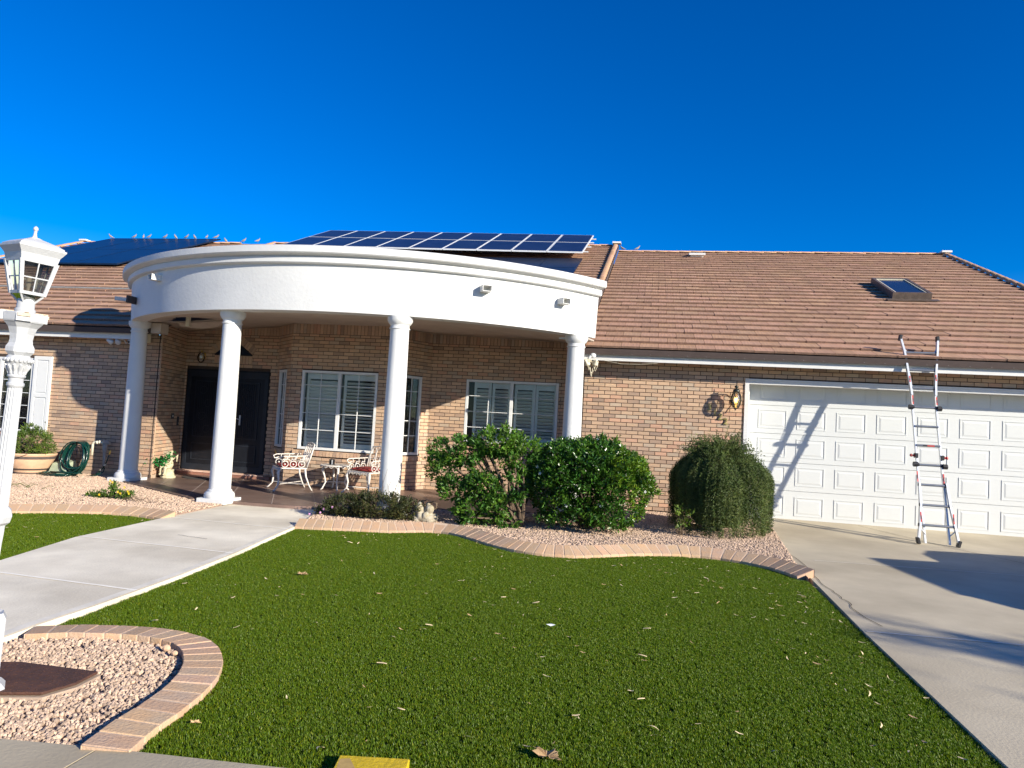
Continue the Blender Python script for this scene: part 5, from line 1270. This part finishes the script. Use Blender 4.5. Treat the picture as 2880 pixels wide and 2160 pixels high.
b = MB(); b.lathe([(.27, .43), (.285, .435), (.285, .45), (.27, .455)], 28)
for k in range(16): a = k*2*PI/16; b.tube([(.27*math.cos(a), .27*math.sin(a), .425), (.28*math.cos(a+.12), .28*math.sin(a+.12), .405), (.27*math.cos(a+.25), .27*math.sin(a+.25), .425)], .006, 4)
b.build('table_top', M['iron'], tbx)
for k in range(4):
    a = k*PI/2+.6; ca, sa = math.cos(a), math.sin(a); b = MB(); b.tube([(.2*ca, .2*sa, .43), (.235*ca, .235*sa, .36), (.19*ca, .19*sa, .24), (.17*ca, .17*sa, .14), (.22*ca, .22*sa, .03), (.25*ca, .25*sa, .01)], [.024, .022, .015, .013, .014, .012], 7); b.build('leg', M['iron'], tbx, smooth=True)
b = MB(); b.tube([(-.16, -.1, .15), (.16, .1, .15)], .008, 5); b.tube([(-.1, .16, .15), (.1, -.16, .156)], .008, 5); b.build('stretcher', M['iron'], tbx)
cup = empty('candle_holder', 'small dark and white open candle holder standing on the round table', 'candle holder', (-5.45, 11.72, .455))
b = MB(); b.box(-.04, .04, -.03, .03, 0, .008); b.box(-.04, -.03, -.03, .03, .008, .1); b.box(.03, .04, -.03, .03, .008, .1); b.box(-.04, .04, .022, .03, .008, .1); b.build('case', M['black'], cup)
b = MB(); b.tube([(.012, -.01, .008), (.012, -.01, .09)], .014, 8); b.build('candle', M['petw'], cup)

# ---------------------------------------------------------------- stone ornament
og = empty('garden_ornament', 'pale weathered stone ornament of rounded rocks and a dark loop, between shrubs', 'ornament', (-2.92, 9.3, -.03))
b = MB(); rnd = random.Random(12)
b.ball((0, 0, .06), .17, 12, 8, (1, .6, .45))
for (x, y, z, r) in ((-.08, -.03, .17, .07), (.07, -.02, .18, .065), (0, .02, .12, .08), (-.13, 0, .08, .06), (.14, 0, .07, .055), (.03, -.07, .09, .05), (-.05, -.07, .08, .045), (-.08, 0, .24, .03), (.03, .03, .24, .035), (.08, -.03, .03, .06), (-.1, -.05, .03, .06)): b.ball((x, y, z), r, 10, 8, (1, .9, 1))
b.v = [tuple(Vector(v)*(1+.06*mnoise.noise(Vector(v)*22))) for v in b.v]
remeshed('rock_body', b, M['rock'], og, .009)
b = MB(); b.tube([(.09, .02, .15), (.15, .02, .2), (.15, .02, .26), (.1, .02, .28), (.05, .02, .26)], [.014, .016, .014, .012, .01], 7); b.tube([(-.03, .02, .24), (-.05, .02, .28), (0, .02, .29)], .012, 6); b.build('dark_loop', M['bark'], og, smooth=True)

# ---------------------------------------------------------------- wall lantern and house numbers
wl_ = empty('wall_lantern', 'dark bronze wall lantern with oval seeded glass and amber bulb by the garage', 'wall lantern', (1.44, YG-.01, 2.1))
b = MB(); b.lathe([(.004, .18), (.006, .11), (.03, .10), (.034, .08), (.018, .065), (.022, .055), (.052, .04), (.058, .01), (.056, -.0), (.05, -.005)], 16, (0, -.19, 0)); b.build('cap', M['sconce'], wl_, smooth=True)
b = MB(); b.lathe([(.052, -.005), (.072, -.05), (.082, -.11), (.078, -.18), (.06, -.24), (.046, -.26)], 20, (0, -.19, 0)); b.f = b.f[:-2]; b.build('glass_shade', M['lensg'], wl_, smooth=True)
b = MB()
for k in range(8):
    a = k*PI/4+.2; b.tube([(.05*math.cos(a), -.19+.05*math.sin(a), 0), (.076*math.cos(a), -.19+.076*math.sin(a), -.05), (.087*math.cos(a), -.19+.087*math.sin(a), -.115), (.08*math.cos(a), -.19+.08*math.sin(a), -.19), (.05*math.cos(a), -.19+.05*math.sin(a), -.262), (.015*math.cos(a), -.19+.015*math.sin(a), -.275)], .004, 5)
b.tube([(0, -.19, -.27), (0, -.19, -.31)], [.012, .003], 6); b.build('cage', M['sconce'], wl_)
b = MB(); b.lathe([(.065, 0), (.065, .016), (.05, .02)], 16, (0, 0, 0)); b.v = [(x, -z, y-.15) for x, y, z in b.v]; b.tube([(0, -.01, -.15), (0, -.08, -.3), (0, -.15, -.3), (0, -.19, -.275)], .009, 6); b.tube([(-.0, -.02, -.1), (-.02, -.06, .0), (-.0, -.14, .06), (0, -.19, .045)], .009, 6); b.tube([(-.0, -.1, .02), (-.07, -.12, -.01), (-.1, -.12, -.02)], [.005, .005, .003], 5); b.build('bracket', M['sconce'], wl_)
b = MB(); b.lathe([(.008, -.02), (.014, -.05), (.03, -.12), (.028, -.16), (.01, -.18)], 12, (0, -.19, 0)); b.build('bulb', M['bulb'], wl_, smooth=True)
b = MB(); b.lathe([(.031, -.10), (.033, -.13), (.029, -.16), (.01, -.182)], 12, (0, -.19, 0)); b.build('filament', M['fil'], wl_, smooth=True)
hn = empty('house_number', 'olive brass house number 3122 stepping down the brick wall beside the lantern', 'house number', (1.03, YG, 1.83))
for (ch, x, z) in (('3', .985, 1.775), ('1', 1.085, 1.70), ('2', 1.17, 1.625), ('2', 1.262, 1.55)):
    cu = bpy.data.curves.new('digit', 'FONT'); cu.body = ch; cu.size = .155; cu.extrude = .004; cu.bevel_depth = .003; cu.materials.append(M['num'])
    o = bpy.data.objects.new('digit', cu); C.objects.link(o); o.parent = hn
    o.matrix_world = Matrix.Translation((x, YG-.03, z)) @ Matrix.Rotation(PI/2, 4, 'X'); o.matrix_parent_inverse = Matrix()
    o.matrix_local = Matrix.Translation(Vector((x, YG-.03, z))-Vector(hn.location)) @ Matrix.Rotation(PI/2, 4, 'X')

# ---------------------------------------------------------------- security lights
fl = empty('security_light', 'tangle of old flood lamps with hanging cream wires at the eave by the right column', 'security light', (-.98, 12.02, 2.5))
b = MB(); b.ball((.02, -.06, .09), .055, 10, 6, (1, .6, .8)); b.tube([(0, -.05, .1), (-.05, -.1, .03)], .02, 6); b.build('junction_box', M['alum'], fl, smooth=True)
b = MB(); b.box(-.13, -.02, -.16, -.06, -.03, .02); b.build('sensor_head', M['cream'], fl)
for (x, y, z, m_) in ((-.06, -.1, -.06, 'cream'), (.06, -.1, -.05, 'cream')):
    b = MB(); b.lathe([(.055, 0), (.05, .02), (.025, .06), (.018, .1)], 14); T = Matrix.Translation((x, y, z)) @ Matrix.Rotation(.9, 4, 'X') @ Matrix.Rotation(x*6, 4, 'Y'); b.v = [tuple(T @ Vector(v)) for v in b.v]; b.build('flood_lamp', M[m_], fl, smooth=True)
b = MB()
for (x0, x1, zz) in ((-.03, .06, -.22), (.06, .1, -.18), (.0, .02, -.27), (-.04, -.02, -.17)): b.tube([(x0, -.08, .03), (x0-.02, -.1, -.08), ((x0+x1)/2, -.09, zz), (x1, -.09, zz+.07), (x1+.02, -.07, .0)], .0045, 4)
b.build('wires', M['cream'], fl)
b = MB(); b.tube([(.2, -.02, .02), (.5, -.02, -.03), (.8, -.02, -.025), (1.1, -.02, .0)], .003, 4); b.build('loose_wire', M['cream'], fl)
f2 = empty('security_light', 'pair of white flood lamps under the left eave end', 'security light', (-9.6, 11.3, 2.46))
for x in (-.08, .06):
    b = MB(); b.lathe([(.052, 0), (.05, .02), (.03, .07), (.018, .1)], 14); T = Matrix.Translation((x, -.08, -.02)) @ Matrix.Rotation(1.2, 4, 'X') @ Matrix.Rotation(x*4, 4, 'Y'); b.v = [tuple(T @ Vector(v)) for v in b.v]; b.build('flood_lamp', M['alum'], f2, smooth=True)
b = MB(); b.tube([(-.08, 0, .03), (.1, 0, .04), (.16, 0, -.03)], .012, 5); b.build('bracket', M['alum'], f2)
f3 = empty('security_camera', 'round white security camera under the eave corner beside the left column', 'camera', (-9.3, 11.25, 2.46))
b = MB(); b.ball((0, -.03, 0), .045, 12, 8, (1, 1, 1)); b.tube([(0, 0, .01), (0, .02, .07)], .012, 6); b.build('housing', M['white'], f3, smooth=True)
b = MB(); b.ball((0, -.06, -.005), .024, 10, 6); b.build('lens', M['black'], f3, smooth=True)

# ---------------------------------------------------------------- foreground bits
ml = empty('meter_box_lid', 'rusty brown steel utility lid lying in the pink gravel', 'lid', (-3.05, 3.12, -.045))
pts = [(-.55, .08), (-.21, .20), (.26, .215), (.275, .05), (.225, -.1), (.05, -.16), (-.2, -.17), (-.55, -.12)]
b = MB(); b.poly_prism(pts, 0, .014); o = b.build('plate', M['rust'], ml); md = o.modifiers.new('b', 'BEVEL'); md.width = .004
b = MB()
for i in range(14):
    for j in range(8):
        x, y = -.35+i*.045+(j % 2)*.02, -.12+j*.04
        if inside((x, y), pts): b.box(x-.008, x+.008, y-.003, y+.003, .014, .0155, None)
b.build('tread_stud', M['rust'], ml, kind='stuff')
b = MB(); b.poly_prism([(p[0]*1.04, p[1]*1.05-.004) for p in pts], -.04, -.006); b.build('concrete_rim', M['stem'], ml)
yb2 = empty('painted_block', 'yellow painted wooden block end at the front edge of the lawn', 'block', (-1.05, 2.82, -.085))
b = MB(); R4 = Matrix.Rotation(.19, 4, 'Z'); b.box(-.148, .148, -.16, .085, 0, .05, R4); o = b.build('body', M['yel'], yb2); md = o.modifiers.new('b', 'BEVEL'); md.width = .004
b = MB(); b.add([R4 @ Vector(p) for p in [(-.13, -.1, .0503), (-.05, -.12, .0503), (-.06, -.02, .0503), (-.1, .06, .0503), (-.14, .05, .0503)]], [(0, 1, 2, 3, 4)]); b.build('worn_patch', M['woodend'], yb2)
def maple(name, x, y, z, s, rz, label, mat='dry'):
    b = MB(); b.leafy = True; rnd = random.Random(int(s*1000)); n = 15; vs = [(0, 0, .015)]
    for k in range(n*2):
        a = 2*PI*k/(n*2); r = (1.0 if k % 6 in (0,) else .62 if k % 2 else .78)*rnd.uniform(.8, 1.05); vs.append((r*math.cos(a), r*math.sin(a)*.5, .22*rnd.random()+.25*abs(math.sin(a*1.5))*r))
    b.add(vs, [(0, k+1, (k+1) % (2*n)+1) for k in range(2*n)]); o = b.build(name, M[mat]); o.location = (x, y, z); o.scale = (s, s, s); o.rotation_euler = (.1, .08, rz); md = o.modifiers.new('s', 'SOLIDIFY'); md.thickness = .02
    tag(o, label, 'leaf'); return o
maple('fallen_leaf', -.37, 3.17, LZ+.03, .085, -.3, 'large curled brown sycamore leaf near the front edge of the lawn')
maple('fallen_leaf', -1.98, 3.0, LZ+.03, .03, .4, 'small brown leaf right beside the curb of the near corner bed')
maple('fallen_leaf', -2.95, 5.9, LZ+.03, .06, .1, 'rusty brown leaf with stem lying left of the lawn middle')
cu_i = random.Random(55)
cl_me = []
for i in range(4):
    b = MB(); b.leafy = True; n = 6; c = cu_i.uniform(.1, .35); vs = []
    for k in range(n+1):
        t = k/n; ww = .09*math.sin(PI*(.08+.84*t)); x = t-.5; yy = c*(t-.5)**2*2; vs += [(x, yy-ww, .05*math.sin(PI*t)), (x, yy+ww, .05*math.sin(PI*t)+.06)]
    b.add(vs, [(2*k, 2*k+1, 2*k+3, 2*k+2) for k in range(n)]); cl_me.append(b.mesh('curled_leaf', M['pale']))
for k in range(42):
    while True:
        p = (cu_i.uniform(-3.6, 1.6), 2.9+5.2*cu_i.random()**1.3)
        if inside(p, lawn1): break
    o = mk('curled_leaf', cl_me[k % 4], None); s_ = cu_i.uniform(.035, .07); o.location = (p[0], p[1], LZ+.032); o.scale = (s_,)*3; o.rotation_euler = (jit(.3), jit(.3), cu_i.uniform(0, 6.28))
    tag(o, 'small pale curled dry leaf lying loose on the green turf', 'leaf', 'curled dry leaves scattered on the front lawn')
b = MB(); b.leafy = True; b.add([(-.035, 0, .008), (0, -.01, .0), (.035, -.004, .012), (.0, .012, .012)], [(0, 1, 2, 3)]); o = b.build('feather', M['feather']); o.location = (-.62, 5.15, LZ+.035); tag(o, 'small white feather in the middle of the lawn', 'feather')
for (x, y, r, lb) in ((-2.72, 3.78, .028, 'orange-brown stone resting against the inner face of the near curb'), (-2.62, 3.72, .02, 'smaller tan stone beside the orange one by the near curb')):
    b = MB(); b.tint = (1.3, .8, .55) if 'orange' in lb else (1, 1, 1); b.ball((0, 0, 0), 1, 8, 6, (1, .7, .7)); b.v = [tuple(Vector(v)*(1+.12*mnoise.noise(Vector(v)*1.5+Vector((x, 0, 0))))) for v in b.v]; o = b.build('loose_stone', M['terra']); o.location = (x, y, -.035); o.scale = (r,)*3; tag(o, lb, 'stone')

# ---------------------------------------------------------------- beyond the right edge of the frame: parked car and a street tree that cast the driveway shade
pc = empty('parked_car', 'grey parked utility vehicle standing on the driveway beyond the garage', 'car', (7.2, 7.35, -.055), rz=math.radians(9))
def carloft(secs, b):
    vs = []
    for (y, hw, zb, zt, wt) in secs:   # half width, bottom, top, top half width
        for (x, z) in ((-hw, zb), (-hw*1.01, zb+(zt-zb)*.45), (-wt-(hw-wt)*.25, zt-.06), (-wt*.85, zt), (wt*.85, zt), (wt+(hw-wt)*.25, zt-.06), (hw*1.01, zb+(zt-zb)*.45), (hw, zb)): vs.append((x, y, z))
    n = 8; b.add(vs, [(i*n+k, i*n+(k+1) % n, (i+1)*n+(k+1) % n, (i+1)*n+k) for i in range(len(secs)-1) for k in range(n)]+[tuple(range(n))[::-1], tuple(range((len(secs)-1)*n, len(secs)*n))])
b = MB(); carloft([(-2.35, .78, .35, .75, .7), (-2.2, .9, .28, 1.0, .82), (-1.5, .93, .25, 1.06, .88), (.9, .93, .25, 1.07, .88), (1.7, .92, .25, 1.03, .84), (2.2, .88, .28, .95, .76), (2.38, .74, .36, .78, .62)], b); o = b.build('body', M['van'], pc); autosmooth(o, 50)
b = MB(); carloft([(-2.1, .8, 1.0, 1.1, .7), (-1.8, .84, 1.0, 1.45, .58), (-1.5, .84, 1.0, 1.54, .55), (-.2, .84, 1.0, 1.56, .55), (.25, .84, 1.0, 1.49, .55), (1.0, .82, 1.0, 1.1, .66)], b); o = b.build('cabin', M['vglass'], pc); autosmooth(o, 50)
b = MB(); b.box(-.46, .46, -1.7, .2, 1.54, 1.575); b.build('roof_panel', M['van'], pc)
for (x, y) in ((-.84, -1.45), (.84, -1.45), (-.84, 1.45), (.84, 1.45)):
    b = MB(); b.lathe([(.2, -.11), (.34, -.1), (.36, -.06), (.36, .06), (.34, .1), (.2, .11)], 20); b.v = [(x+z_, y+y_, .36+x_) for x_, y_, z_ in b.v]; wh = b.build('wheel', M['black'], pc)
    b = MB(); b.lathe([(.21, -.115), (.21, .115)], 14); b.v = [(x+z_, y+y_, .36+x_) for x_, y_, z_ in b.v]; b.build('rim', M['alu'], wh)
for x in (-.6, .6): b = MB(); b.box(x-.14, x+.14, 2.26, 2.33, .68, .8); b.build('headlight', M['petw'], pc)
tr = empty('street_tree', 'broad leafy street tree beyond the driveway', 'tree', (16.4, -2.1, -.15))
rnd = random.Random(61)
b = MB(); b.tube([(0, 0, 0), (.1, 0, 1.5), (0, .1, 3.4), (-.2, 0, 4.8)], [.16, .13, .1, .05], 9)
for k in range(9):
    a = k*2.4; b.tube([(0, 0, 2.6+k*.15), (.6*math.cos(a), .6*math.sin(a), 3.9+k*.1), (1.0*math.cos(a), 1.0*math.sin(a), 4.4+k*.08)], [.06, .04, .015], 6)
b.build('trunk', M['bark'], tr)
tips = []
for k in range(11):
    a = k*2.4; c = Vector((.9*math.cos(a), .9*math.sin(a), 4.6+.5*math.sin(k*1.7)))
    for _ in range(40): v = rdir(rnd); tips.append((c+v*rnd.uniform(.3, .62), v, 1))
bush(tr, M['ltree'], tips, .16, 9, .2, rnd, name='crown')
